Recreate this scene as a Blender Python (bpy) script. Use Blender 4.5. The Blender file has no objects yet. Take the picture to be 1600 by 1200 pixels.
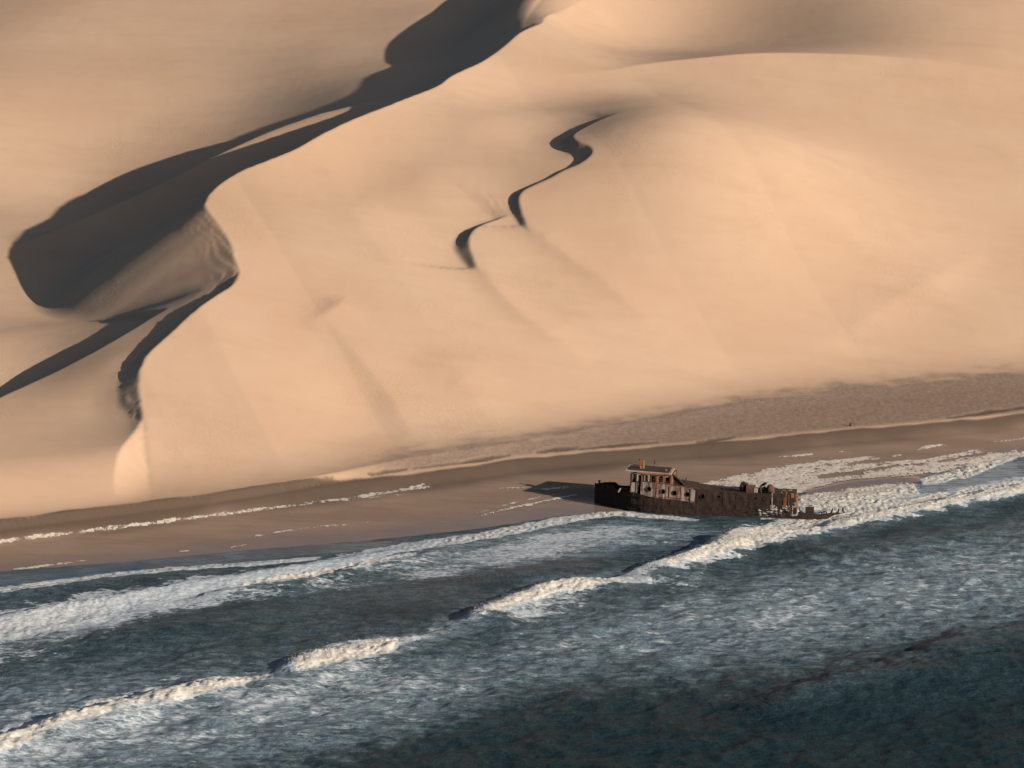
import bpy, bmesh, math, random
import numpy as np
from mathutils import Vector, Matrix

random.seed(7)
RNG = np.random.default_rng(11)
SC = bpy.context.scene
COL = SC.collection

# ------------------------------------------------------------------ camera, sky, sun, exposure
CAM_H = 87.5
PITCH = math.radians(14.0)
HFOV = math.radians(20.0)
cd = bpy.data.cameras.new('camera')
cam = bpy.data.objects.new('camera', cd)
COL.objects.link(cam)
cam.location = (0, 0, CAM_H)
cam.rotation_euler = (math.pi / 2 - PITCH, 0, 0)
cd.sensor_width = 36.0
cd.lens = 18.0 / math.tan(HFOV / 2)
cd.clip_start = 1.0
cd.clip_end = 30000.0
SC.camera = cam

SUN_AZ = math.radians(64.0)      # to the right of straight behind the camera
SUN_EL = math.radians(17.5)
SUN_DIR = Vector((math.cos(SUN_EL) * math.sin(SUN_AZ), -math.cos(SUN_EL) * math.cos(SUN_AZ), math.sin(SUN_EL)))
sd = bpy.data.lights.new('sun', 'SUN')
sd.energy = 5.0
sd.angle = math.radians(0.55)
sd.color = (1.0, 0.86, 0.72)
sun = bpy.data.objects.new('sun', sd)
COL.objects.link(sun)
sun.rotation_euler = SUN_DIR.to_track_quat('Z', 'Y').to_euler()

W = bpy.data.worlds.new('World')
SC.world = W
W.use_nodes = True
wn = W.node_tree.nodes
wl = W.node_tree.links
for n in list(wn):
    wn.remove(n)
wo = wn.new('ShaderNodeOutputWorld')
wb = wn.new('ShaderNodeBackground')
ws = wn.new('ShaderNodeTexSky')
ws.sky_type = 'NISHITA'
ws.sun_disc = False
ws.sun_elevation = SUN_EL
ws.sun_rotation = math.atan2(SUN_DIR.x, SUN_DIR.y)
ws.air_density = 1.0
ws.dust_density = 1.6
ws.ozone_density = 1.0
wb.inputs[1].default_value = 0.05
wl.new(ws.outputs[0], wb.inputs[0])
wl.new(wb.outputs[0], wo.inputs[0])
SC.view_settings.view_transform = 'Standard'
SC.view_settings.look = 'None'
SC.view_settings.gamma = 1.0
SC.view_settings.exposure = 0.93
SC.view_settings.use_curve_mapping = False
SC.cycles.max_bounces = 5
SC.cycles.diffuse_bounces = 0

# ------------------------------------------------------------------ surveying helpers
FPX = 800 / math.tan(HFOV / 2)


def ray(px, py):
    cx = (px - 800) / FPX
    cy = (600 - py) / FPX
    return np.array([cx, math.cos(PITCH) + cy * math.sin(PITCH), -math.sin(PITCH) + cy * math.cos(PITCH)])


def at(px, py, z=0.0):
    d = ray(px, py)
    t = (z - CAM_H) / d[2]
    return d[0] * t, d[1] * t


def hit(px, py, fn, y0=268.0, y1=760.0):
    d = ray(px, py)
    t = np.linspace(y0, y1, 3000) / d[1]
    x, y, z = d[0] * t, d[1] * t, CAM_H + d[2] * t
    h = fn(x, y) - z
    k = int(np.argmax(h > 0)) if (h > 0).any() else 2999
    return float(x[k]), float(y[k])


_P = np.random.default_rng(5).permutation(512)
_P = np.concatenate([_P, _P]).astype(np.int32)
_G = np.stack([np.cos(np.arange(512) * 2.399), np.sin(np.arange(512) * 2.399)], 1).astype(np.float32)


def perlin(x, y):
    x = np.asarray(x, np.float32)
    y = np.asarray(y, np.float32)
    xi = np.floor(x).astype(np.int32)
    yi = np.floor(y).astype(np.int32)
    xf = x - xi
    yf = y - yi
    u = xf * xf * xf * (xf * (xf * 6 - 15) + 10)
    v = yf * yf * yf * (yf * (yf * 6 - 15) + 10)

    def g(ix, iy, dx, dy):
        h = _P[(_P[ix & 511] + iy) & 511]
        return _G[h, 0] * dx + _G[h, 1] * dy
    a = g(xi, yi, xf, yf)
    b = g(xi + 1, yi, xf - 1, yf)
    c = g(xi, yi + 1, xf, yf - 1)
    d = g(xi + 1, yi + 1, xf - 1, yf - 1)
    return ((a + u * (b - a)) * (1 - v) + (c + u * (d - c)) * v) * 1.5


def fbm(x, y, o=4, g=0.5):
    r = 0
    a = 1.0
    for k in range(o):
        r = r + a * perlin(x * 2 ** k + 17.3 * k, y * 2 ** k - 9.1 * k)
        a *= g
    return r


def sstep(a, b, x):
    t = np.clip((x - a) / (b - a), 0, 1)
    return t * t * (3 - 2 * t)


def smooth_line(pts, step=0.3):
    """Catmull-Rom through rows (x, y, value...), resampled evenly."""
    p = np.array(pts, float)
    q = np.vstack([2 * p[0] - p[1], p, 2 * p[-1] - p[-2]])
    out = []
    for i in range(1, len(q) - 2):
        n = max(2, int(np.hypot(*(q[i + 1, :2] - q[i, :2])) / step))
        t = np.linspace(0, 1, n, endpoint=False)[:, None]
        a, b, c, d = q[i - 1], q[i], q[i + 1], q[i + 2]
        s = 0.5 * ((2 * b) + (-a + c) * t + (2 * a - 5 * b + 4 * c - d) * t ** 2 + (-a + 3 * b - 3 * c + d) * t ** 3)
        s[:, 2:3] = b[2:3] + (c[2:3] - b[2:3]) * t
        out.append(s)
    out.append(p[-1:])
    return np.vstack(out)


def curve_dist(X, Y, line, reach, soft=False):
    """Signed distance (positive to the right of travel), along-length and values of the nearest curve point."""
    x = X.ravel().astype(np.float32)
    y = Y.ravel().astype(np.float32)
    d = np.full(x.shape, 1e6, np.float32)
    vals = np.zeros((x.size, line.shape[1] - 2), np.float32)
    arc = np.zeros(x.size, np.float32)
    sv = np.zeros(x.size, np.float32)
    zv = np.zeros(x.size, np.float32)
    lv = np.full(x.size, .6, np.float32)
    L = line.astype(np.float32)
    tg = np.gradient(line[:, :2], axis=0)
    tg /= np.linalg.norm(tg, axis=1)[:, None] + 1e-9
    tg = tg.astype(np.float32)
    al = np.concatenate([[0], np.cumsum(np.hypot(*np.diff(line[:, :2], axis=0).T))]).astype(np.float32)
    m = (x > L[:, 0].min() - reach) & (x < L[:, 0].max() + reach) & (y > L[:, 1].min() - reach) & (y < L[:, 1].max() + reach)
    idx = np.nonzero(m)[0]
    coarse = max(1, min(10, len(L) // 60))
    for s in range(0, idx.size, 40000):
        j = idx[s:s + 40000]
        px, py = x[j], y[j]
        sub = np.arange(0, len(L), coarse)
        r2 = (px[:, None] - L[None, sub, 0]) ** 2 + (py[:, None] - L[None, sub, 1]) ** 2
        k0 = sub[r2.argmin(1)]
        if soft:
            rm = r2.min(1)[:, None]
            w = np.exp(-(r2 - rm) / (2 * (2.6 + .30 * np.sqrt(rm)) ** 2))
            sv[j] = (w @ L[sub, 2]) / w.sum(1)
            zv[j] = (w @ L[sub, 3]) / w.sum(1)
            lv[j] = (w @ L[sub, 4]) / w.sum(1)
        off = np.arange(-coarse, coarse + 1)
        kk = np.clip(k0[:, None] + off[None], 0, len(L) - 1)
        k = kk[np.arange(len(j)), ((px[:, None] - L[kk, 0]) ** 2 + (py[:, None] - L[kk, 1]) ** 2).argmin(1)]
        dx, dy = px - L[k, 0], py - L[k, 1]
        cr = dx * tg[k, 1] - dy * tg[k, 0]
        r = np.hypot(dx, dy)
        d[j] = np.where(r < 0.8, cr, np.sign(cr) * r)
        vals[j] = L[k, 2:]
        if soft:
            sv[j] *= np.clip(vals[j, 0] / .4, 0, 1)
        arc[j] = al[k]
    if soft:
        near_w = np.clip(1 - np.abs(d) / 4, 0, 1)
        vals[:, 0] = sv
        vals[:, 2] = lv
        vals[:, 1] = near_w * vals[:, 1] + (1 - near_w) * zv
    return d.reshape(X.shape), arc.reshape(X.shape), [vals[:, i].reshape(X.shape) for i in range(vals.shape[1])]


# ------------------------------------------------------------------ shore frame
SH = math.radians(23.0)


def uv(x, y):
    return x * math.cos(SH) + (y - 310) * math.sin(SH), -x * math.sin(SH) + (y - 310) * math.cos(SH)


def shore_line(z, pts):
    a = np.array([uv(*at(px, py, z)) for px, py in pts])
    return a[:, 0], a[:, 1]


TOE = shore_line(3.0, [(-300, 850), (0, 817), (200, 792), (330, 776), (430, 756), (640, 712), (800, 689), (1000, 655), (1200, 622), (1400, 598), (1600, 583), (1900, 555)])
RIM = shore_line(2.3, [(-300, 860), (0, 822), (200, 797), (330, 781), (430, 765), (560, 746), (700, 728), (800, 713), (950, 699), (1140, 685), (1300, 669), (1450, 656), (1600, 641), (1900, 610)])
WAT = shore_line(0.0, [(-300, 920), (0, 893), (200, 877), (400, 858), (560, 846), (750, 826), (870, 807), (950, 800), (1010, 793), (1100, 781), (1250, 768), (1420, 750), (1500, 733), (1600, 706), (1900, 650)])


def lerp_line(L, u):
    return np.interp(u, L[0], L[1])


def base_height(x, y):
    u, s = uv(x, y)
    toe, rim, wat = lerp_line(TOE, u), lerp_line(RIM, u), lerp_line(WAT, u)
    toe = np.maximum(toe, rim + 0.3)
    t = np.clip((s - wat) / (rim - wat), 0, 1)
    z = np.where(s < wat, np.maximum((s - wat) * 0.05, -4.0), 1.25 * t ** 1.1)
    z = z + 0.75 * sstep(-2.4, 0.0, s - rim)                      # berm scarp
    z = z + 0.8 * np.clip((s - rim) / (toe - rim), 0, 1)          # gravel flat
    d = np.maximum(s - toe, 0)
    # dune face: concave foot, long face, then easing over the top
    foot = 9.0
    face = np.where(d < foot, 0.40 * d * d / (2 * foot), 0.40 * (d - foot / 2))
    over = np.maximum(d - 70, 0)
    face = face - 0.0012 * np.minimum(over, 110) ** 2 - 0.264 * np.maximum(over - 110, 0)
    # the long inland body falls back gently outside the view
    return z + face


VALLEY = np.array([
    (-5, 458, 32.6), (-13, 462, 33.2), (-9, 437, 29.8), (-13.5, 402.5, 27.6), (-26, 390, 24), (-48, 378, 13.6), (-47, 344, 10.4), (-38, 337, 14.6), (-39.5, 333.5, 13.8), (-43, 328.5, 12.4), (-44, 323.5, 11.5), (-45.5, 319, 10.6), (-45, 314.5, 9.3), (-44, 309, 7.5), (-50, 331, 11.4), (-51, 322, 9.9),
    (-60, 300, 7.2), (-56, 320, 8.6), (-60, 340, 9.8), (-62, 360, 11.3), (-66, 385, 14.2), (-61, 374, 13.4), (-60, 400, 14.8), (-57, 430, 24.3),
    (-50, 450, 28.5), (-78, 465, 32.5), (-40, 430, 24.3), (-30, 440, 28), (-20, 450, 30.0), (-10, 470, 34), (-70, 480, 35.5), (-40, 480, 35.5), (0, 490, 38),
    (-91, 442, 28), (-80, 420, 24), (-100, 400, 20), (-90, 350, 14), (-85, 310, 9), (-106, 470, 30.5), (-60, 520, 43), (20, 520, 44), (-34, 410, 21.5), (-40, 395, 18.5), (-24, 420, 26.5),
])


def _tps_fit(p):
    n = len(p)
    r2 = ((p[:, None, :2] - p[None, :, :2]) ** 2).sum(2)
    K = np.where(r2 > 0, .5 * r2 * np.log(np.maximum(r2, 1e-9)), 0) + np.diag(np.where((p[:, 1] < 336) & (p[:, 0] > -52), 1.0, 16.0))
    Q = np.hstack([np.ones((n, 1)), p[:, :2] - [-40, 400]])
    A = np.block([[K, Q], [Q.T, np.zeros((3, 3))]])
    return np.linalg.solve(A, np.concatenate([p[:, 2], np.zeros(3)]))


_TW = _tps_fit(VALLEY)


def valley(x, y):
    """The long hollow behind the main crest and the gentle far slope beyond it, through surveyed spot heights."""
    x = np.asarray(x, float)
    y = np.asarray(y, float)
    xx = np.clip(x, -125, 40)
    yy = np.clip(y, 285, 540)
    v = _TW[-3] + _TW[-2] * (xx + 40) + _TW[-1] * (yy - 400)
    for k, (a, b, _) in enumerate(VALLEY):
        r2 = (xx - a) ** 2 + (yy - b) ** 2
        v = v + _TW[k] * .5 * r2 * np.log(np.maximum(r2, 1e-9))
    return v


def main_dune_fn(line):
    """Seaward face on one side of the crest; on the other the slip face falls until it meets the hollow's floor."""
    def fn(x, y, z):
        X = np.asarray(x, float)
        Y = np.asarray(y, float)
        d, arc, (D, zc, slope) = curve_dist(X, Y, line, 700, True)
        V = valley(X, Y)
        st = .0045 * perlin(arc * .8, d * .05) + .0025 * perlin(arc * 1.9, d * .04 + 9)
        dd = np.clip(d, 0, 400)
        face = zc - slope * dd + st * np.clip(dd / 2, 0, 1) * np.clip((zc - V) / 6 - .6, 0, 1) * np.clip((zc - slope * dd - V) / 2, 0, 1)
        k = np.clip(dd * .25, .02, 1.1)
        V = np.minimum(V, zc - .05 + dd * .6)
        h = np.clip(.5 + .5 * (V - face) / k, 0, 1)
        zl = face + (V - face) * h + k * h * (1 - h) * np.clip(dd / 3, 0, 1)
        u, s = uv(X, Y)
        w = sstep(1.5, 13, s - lerp_line(TOE, u))
        return np.where((d > 0) & (d < 1e5), (zl - z) * w, 0)
    return fn


def rear_slope(x, y):
    return 29.5 - .02 * x + .20 * (y - 420) + 1.6 * np.logaddexp(0, (18 - x) / 8)


# ridges: photo-surveyed crest points (px, py, drop in m on the lee side)
MAIN_CREST = [(900, -60, .62), (868, -20, .62), (852, 4, .62), (845, 22, .62), (815, 46, .62), (790, 70, .62), (755, 95, .62), (710, 116, .62), (685, 133, .62), (655, 146, .62), (600, 168, .62), (545, 190, .62), (500, 212, .62), (465, 232, .63), (420, 250, .64), (370, 272, .64), (335, 296, .62), (321, 320, .58), (336, 345, .54), (356, 372, .50), (366, 400, .47), (373, 428, .47), (362, 446, .52), (335, 464, .58), (300, 490, .6), (262, 525, .6), (232, 552, .57), (219, 580, .52), (217, 605, .50), (221, 640, .5), (228, 700, .5), (236, 780, .5)]

RIDGES = [
    dict(name='rear_crest', slope=0.12, back=38, hollow=rear_slope, pts=[(1900, 135, .3), (1600, 112, .4), (1450, 94, .9), (1300, 84, 1.7), (1180, 83, 2.4), (1080, 92, 2.2), (1010, 100, 1.4), (960, 108, .9), (900, 114, .5), (800, 124, .2), (700, 136, 0)]),
    dict(name='inner_crest', slope=0.80, back=22, rel=1, pts=[(1000, 170, 0), (960, 178, .3), (925, 193, .7), (902, 205, .8), (895, 214, 1.0), (903, 222, 1.2), (918, 227, 1.35), (925, 234, 1.3), (922, 244, 1.0), (905, 256, .6), (880, 267, .4), (860, 279, .4), (838, 289, .5), (818, 299, 1.0), (811, 311, 1.2), (814, 328, .8), (820, 345, .4), (832, 370, .2), (860, 410, 0)]),
    dict(name='low_crest', slope=0.70, back=24, rel=1, pts=[(812, 330, 0), (790, 340, .3), (762, 349, .6), (744, 357, 1.2), (735, 368, 1.8), (733, 380, 1.5), (737, 396, .8), (748, 425, .2), (780, 470, 0)]),
    dict(name='tongue_crest', slope=0.55, back=22, rel=1, pts=[(265, 480, 0), (240, 494, .8), (205, 516, 1.8), (150, 548, 2.6), (100, 574, 2.4), (50, 598, 1.8), (0, 622, 1.4), (-80, 660, 1.0)]),
]

# broad swells: (px, py, height, radius along u, radius along s)
SWELLS = [
    
    (250, 255, -1.5, 12, 14), (560, 640, -0.7, 7, 6), (880, 230, -1.0, 9, 8), (620, 300, .9, 16, 14), (1250, 320, 1.0, 25, 16),
    (560, 265, -2.2, 13, 12), (20, 60, -8, 18, 22), (850, 150, -1.5, 18, 8), (1060, 300, 8, 21, 19), (1000, 480, .5, 18, 10), (430, 120, 1.5, 14, 14), (330, 60, 1.0, 10, 14),
]
_feat = []


def height_lo(x, y):
    z = base_height(x, y)
    for f in _feat:
        z = z + f(x, y, z)
    return z


def swell_fn(x0, y0, h, ru, rs):
    u0, s0 = uv(x0, y0)

    def fn(x, y, z):
        u, s = uv(x, y)
        return h * np.exp(-((u - u0) / ru) ** 2 - ((s - s0) / rs) ** 2)
    return fn


def ridge_fn(line, slope0, back, seed, shoulder=0.0, rel=0, hollow=None):
    """A crest with a slip face on its right: the face falls from the crest's own height, then a floor, then back up to the dune."""
    top = line[:, 2].max()

    def fn(x, y, z):
        X = np.asarray(x, float)
        Y = np.asarray(y, float)
        d, arc, (D, zc, slope) = curve_dist(X, Y, line, back * 1.6 + 25, True)
        D = np.maximum(D, 0)
        # avalanche streaks running down the slip face
        st = 0.010 * perlin(arc * 1.3, d * 0.06 + seed) + 0.014 * perlin(arc * 3.1, d * 0.04 + seed + 9)
        run = np.maximum(D / slope, 1e-3)
        q = np.clip(d, 0, None) / run
        # straight slip slope easing into the floor
        h = np.where(q < 0.75, q, np.where(q < 1.35, q - (q - 0.75) ** 2 / 1.2, 1.05))
        face = (slope0 > .58) * np.clip(q * 4, 0, 1) * np.clip((1.2 - q) * 2, 0, 1)
        bk = back * (.08 + .92 * np.clip(D / top, 0, 1))
        w = sstep(0, 1, (d - run * 1.1) / bk)
        zn = (1 - w) * ((z if rel else zc) - D * h) + w * (np.minimum(z, hollow(X, Y)) if hollow else z)
        g = sstep(0, 1.0 * top if hollow else .6, D)
        kk = .01 + (0 if rel else 3.0) * sstep(1.0, 16, d) * np.clip(back / 20, .2, 1)
        hh = np.clip(.5 + .5 * (z - zn) / kk, 0, 1)
        r = g * ((zn - z) * hh - kk * hh * (1 - hh) * (1 - w)) + st * face * sstep(2.5, 8, D)
        r = np.where((d > 0) & (d < 1e5), r, 0)
        if shoulder:
            r = r - shoulder * np.clip(D, 0, 1.5) * np.exp(-(d / 9) ** 2)
        return r
    return fn


for px, py, h, ru, rs in SWELLS:
    _feat.append(swell_fn(*hit(px, py, height_lo), h, ru, rs))


SPURS = [
    (1.6, [(818, 340, 0), (850, 375, .30), (890, 405, .35), (940, 440, .28), (1000, 490, .15), (1060, 530, 0)]),
    (1.6, [(737, 392, 0), (760, 430, .30), (800, 480, .35), (860, 525, .28), (930, 565, 0)]),
    (2.2, [(480, 470, 0), (560, 560, .35), (620, 640, .40), (650, 690, 0)]),
    (1.2, [(219, 620, 0), (228, 680, .35), (236, 770, 0)]),
    (1.5, [(545, 465, 0), (530, 480, .30), (500, 498, .2), (470, 505, 0)]),
    (3.0, [(1100, 230, 0), (1220, 290, .35), (1330, 370, .3), (1400, 440, 0)]),
    (2.5, [(1250, 540, 0), (1350, 500, .25), (1450, 440, .25), (1560, 380, 0)]),
    (2.0, [(640, 560, 0), (720, 600, .25), (800, 650, 0)]),
]
def spur_fn(line, w):
    def fn(x, y, z):
        d, arc, (h,) = curve_dist(np.asarray(x, float), np.asarray(y, float), line, 18)
        return np.where(np.abs(d) < 1e5, h * np.exp(-np.abs(d / np.where(d > 0, w, w * 1.8)) ** 1.5), 0)
    return fn


_pts = [hit(px, py, height_lo) + (1.0, sl) for px, py, sl in MAIN_CREST]
_pts = [(x, y, D, float(height_lo(np.array([x]), np.array([y]))[0]), sl) for x, y, D, sl in _pts if y < 500]
_pts = [(_pts[0][0] + .25 * k, _pts[0][1] + k, 1, _pts[0][3] + .09 * k, .6) for k in range(480, 0, -12)] + _pts
MAIN_LINE = smooth_line(_pts, 0.35)
_m = MAIN_LINE[:, 1] < _pts[41][1]
MAIN_LINE[_m, 3] = height_lo(MAIN_LINE[_m, 0], MAIN_LINE[_m, 1])
_feat.append(main_dune_fn(MAIN_LINE))
# a low fold lying along the hollow
_mid = [(-14, 411, 0), (-20, 406.5, .9), (-27, 402, 2.3), (-34, 397, 3.2), (-41, 392, 3.8), (-48, 387, 3.8), (-54, 382, 3.0), (-60, 376, 1.3), (-64, 372, 0)]
_feat.append(spur_fn(smooth_line(_mid, .4), 2.8))
for i, R in enumerate(RIDGES):
    pts = [hit(p[0], p[1], height_lo) + (p[2], p[3] if len(p) > 3 else R['slope']) for p in R['pts']]
    pts = [(x, y, D, float(height_lo(np.array([x]), np.array([y]))[0]), sl) for x, y, D, sl in pts]
    R['line'] = smooth_line(pts, 0.35)
    #print(R['name'], [(round(a[0]), round(a[1]), round(a[3],1)) for a in pts])
    _feat.append(ridge_fn(R['line'], R['slope'], R['back'], i * 13.7, R.get('shoulder', 0), R.get('rel', 0), R.get('hollow')))


for w, pts in SPURS:
    _feat.append(spur_fn(smooth_line([hit(px, py, height_lo) + (h,) for px, py, h in pts], .4), w))


def axis(a, b, step, far0, far1, grow=1.22):
    m = list(np.arange(a, b + step * .5, step))
    lo, hi = [], []
    s, v = step, a
    while v > far0:
        s *= grow
        v -= s
        lo.append(v)
    s, v = step, b
    while v < far1:
        s *= grow
        v += s
        hi.append(v)
    return np.array(lo[::-1] + m + hi)


def grid_mesh(name, X, Y, Z, mask=None, attrs=None, mat=None, smooth=True):
    ny, nx = X.shape
    V = np.stack([X.ravel(), Y.ravel(), Z.ravel()], 1).astype(np.float32)
    i = (np.arange(ny - 1)[:, None] * nx + np.arange(nx - 1)[None]).ravel()
    F = np.stack([i, i + 1, i + nx + 1, i + nx], 1)
    if mask is not None:
        F = F[mask.ravel()]
        used = np.zeros(len(V), bool)
        used[F.ravel()] = True
        rem = np.cumsum(used) - 1
        V = V[used]
        F = rem[F]
        attrs = {k: a.ravel()[used] for k, a in (attrs or {}).items()}
    me = bpy.data.meshes.new(name)
    me.vertices.add(len(V))
    me.vertices.foreach_set('co', V.ravel())
    me.loops.add(F.size)
    me.loops.foreach_set('vertex_index', F.ravel().astype(np.int32))
    me.polygons.add(len(F))
    me.polygons.foreach_set('loop_start', np.arange(0, F.size, 4, dtype=np.int32))
    me.polygons.foreach_set('loop_total', np.full(len(F), 4, np.int32))
    me.polygons.foreach_set('use_smooth', np.full(len(F), smooth))
    for k, a in (attrs or {}).items():
        at_ = me.attributes.new(k, 'FLOAT', 'POINT')
        at_.data.foreach_set('value', np.asarray(a, np.float32).ravel())
    me.update()
    me.validate()
    o = bpy.data.objects.new(name, me)
    COL.objects.link(o)
    if mat:
        me.materials.append(mat)
    return o


# ------------------------------------------------------------------ material helpers
class NT:
    def __init__(self, name):
        self.m = bpy.data.materials.new(name)
        self.m.use_nodes = True
        self.t = self.m.node_tree
        for n in list(self.t.nodes):
            self.t.nodes.remove(n)
        self.out = self.t.nodes.new('ShaderNodeOutputMaterial')

    def n(self, typ, ins=None, **kw):
        nd = self.t.nodes.new(typ)
        for k, v in kw.items():
            setattr(nd, k, v)
        for k, v in (ins or {}).items():
            self.set(nd.inputs[k], v)
        return nd

    def set(self, sock, v):
        if hasattr(v, 'is_output') or isinstance(v, bpy.types.NodeSocket):
            self.t.links.new(v, sock)
        elif isinstance(v, bpy.types.Node):
            self.t.links.new(v.outputs[0], sock)
        else:
            sock.default_value = v if not (isinstance(v, tuple) and len(v) == 3 and sock.type == 'RGBA') else v + (1,)

    def math(self, op, a, b=0.0, c=None, clamp=False):
        nd = self.n('ShaderNodeMath', {0: a, 1: b}, operation=op, use_clamp=clamp)
        if c is not None:
            self.set(nd.inputs[2], c)
        return nd.outputs[0]

    def mix(self, f, a, b):
        nd = self.n('ShaderNodeMix', data_type='RGBA')
        self.set(nd.inputs[0], f)
        self.set(nd.inputs[6], a)
        self.set(nd.inputs[7], b)
        return nd.outputs[2]

    def ramp(self, v, a, b, x=0.0, y=1.0):
        nd = self.n('ShaderNodeMapRange', {0: v, 1: a, 2: b, 3: x, 4: y}, interpolation_type='SMOOTHSTEP')
        return nd.outputs[0]

    def coord(self, scale=(1, 1, 1), rot=0.0, src='Object'):
        tc = self.n('ShaderNodeTexCoord')
        mp = self.n('ShaderNodeMapping', {0: tc.outputs[src]})
        mp.inputs['Scale'].default_value = scale
        mp.inputs['Rotation'].default_value = (0, 0, rot)
        return mp.outputs[0]

    def noise(self, vec, scale, detail=4, rough=0.55, dist=0.0):
        return self.n('ShaderNodeTexNoise', {'Vector': vec, 'Scale': scale, 'Detail': detail, 'Roughness': rough, 'Distortion': dist}).outputs[0]

    def attr(self, name):
        return self.n('ShaderNodeAttribute', attribute_name=name).outputs['Fac']

    def bump(self, h, strength, dist, nrm=None):
        b = self.n('ShaderNodeBump', {'Strength': strength, 'Distance': dist, 'Height': h})
        if nrm:
            self.set(b.inputs['Normal'], nrm)
        return b.outputs[0]

    def finish(self, sh):
        self.t.links.new(sh.outputs[0] if isinstance(sh, bpy.types.Node) else sh, self.out.inputs[0])
        return self.m


def mat_ground():
    t = NT('shore_sand')
    co = t.coord()
    wet = t.attr('wet')
    g = t.attr('gravel')
    # dry dune sand
    n1 = t.noise(co, 0.05, 3)
    n2 = t.noise(t.coord((0.25, 1, 1), -0.35), 0.5, 5, 0.6)
    n3 = t.noise(co, 9.0, 2, 0.8)
    c = t.mix(t.ramp(n1, .3, .7), (.355, .243, .166), (.375, .268, .188))
    c = t.mix(t.math('MULTIPLY', t.ramp(n2, .4, .75), .22), c, (.315, .208, .135))
    n5 = t.noise(t.coord((.22, 1, 1), -.9), .22, 5, .65)
    c = t.mix(t.math('MULTIPLY', t.ramp(n5, .48, .72), .30), c, (.305, .205, .130))
    n4 = t.noise(t.coord((.6, 1, 1), .5), 3.4, 4, .75)
    pm = t.math('MULTIPLY', t.ramp(t.noise(co, .09, 3), .48, .66), t.ramp(n4, .42, .62))
    c = t.mix(t.math('MULTIPLY', pm, .16), c, (.29, .195, .13))
    c = t.mix(t.math('MULTIPLY', t.ramp(n3, .35, .75), .22), c, (.27, .187, .13))
    v = t.n('ShaderNodeTexVoronoi', {'Vector': co, 'Scale': 2.6, 'Randomness': 1.0})
    sp = t.mix(t.ramp(v.outputs['Color'], .2, .8), (.165, .115, .086), (.225, .163, .123))
    sp = t.mix(t.math('MULTIPLY', t.ramp(n3, .52, .66), t.math('MULTIPLY', t.attr('fleck'), .9)), sp, (.42, .34, .275))
    c = t.mix(g, c, t.mix(.5, (.19, .133, .10), sp))
    # damp beach sand
    m1 = t.noise(t.coord((.25, 1, 1), -SH), .35, 5, .6)
    m2 = t.noise(co, 6.0, 3, .7)
    m3 = t.noise(t.coord((.10, 1, 1), -SH), .9, 4, .6)
    d = t.mix(t.ramp(m1, .3, .7), (.155, .108, .080), (.190, .135, .102))
    d = t.mix(t.math('MULTIPLY', t.ramp(m2, .4, .75), .25), d, (.12, .085, .065))
    d = t.mix(t.math('MULTIPLY', t.ramp(m3, .5, .72), .45), d, (.105, .076, .060))
    d = t.mix(t.math('MULTIPLY', wet, .55), d, (.120, .088, .070))
    d = t.mix(t.attr('dark'), d, (.06, .043, .032))  # dark band below the rim, plus the painted shade of small scarps
    c = t.mix(t.attr('pale'), d, c)
    rip = t.noise(t.coord((1, .25, 1), 0.9), 2.2, 3, 0.6)
    h = t.math('ADD', t.math('MULTIPLY', rip, .14), t.math('MULTIPLY', n3, t.math('MULTIPLY_ADD', g, 1.4, .5)))
    h = t.math('ADD', h, t.math('MULTIPLY', pm, .4))
    b = t.bump(h, t.ramp(wet, .3, .95, .6, .03), .05)
    p = t.n('ShaderNodeBsdfPrincipled', {'Base Color': c, 'Roughness': t.ramp(wet, .35, 1.0, .92, .10), 'Normal': b, 'Specular IOR Level': t.ramp(wet, .2, .9, .15, .5)})
    return t.finish(p)


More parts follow.
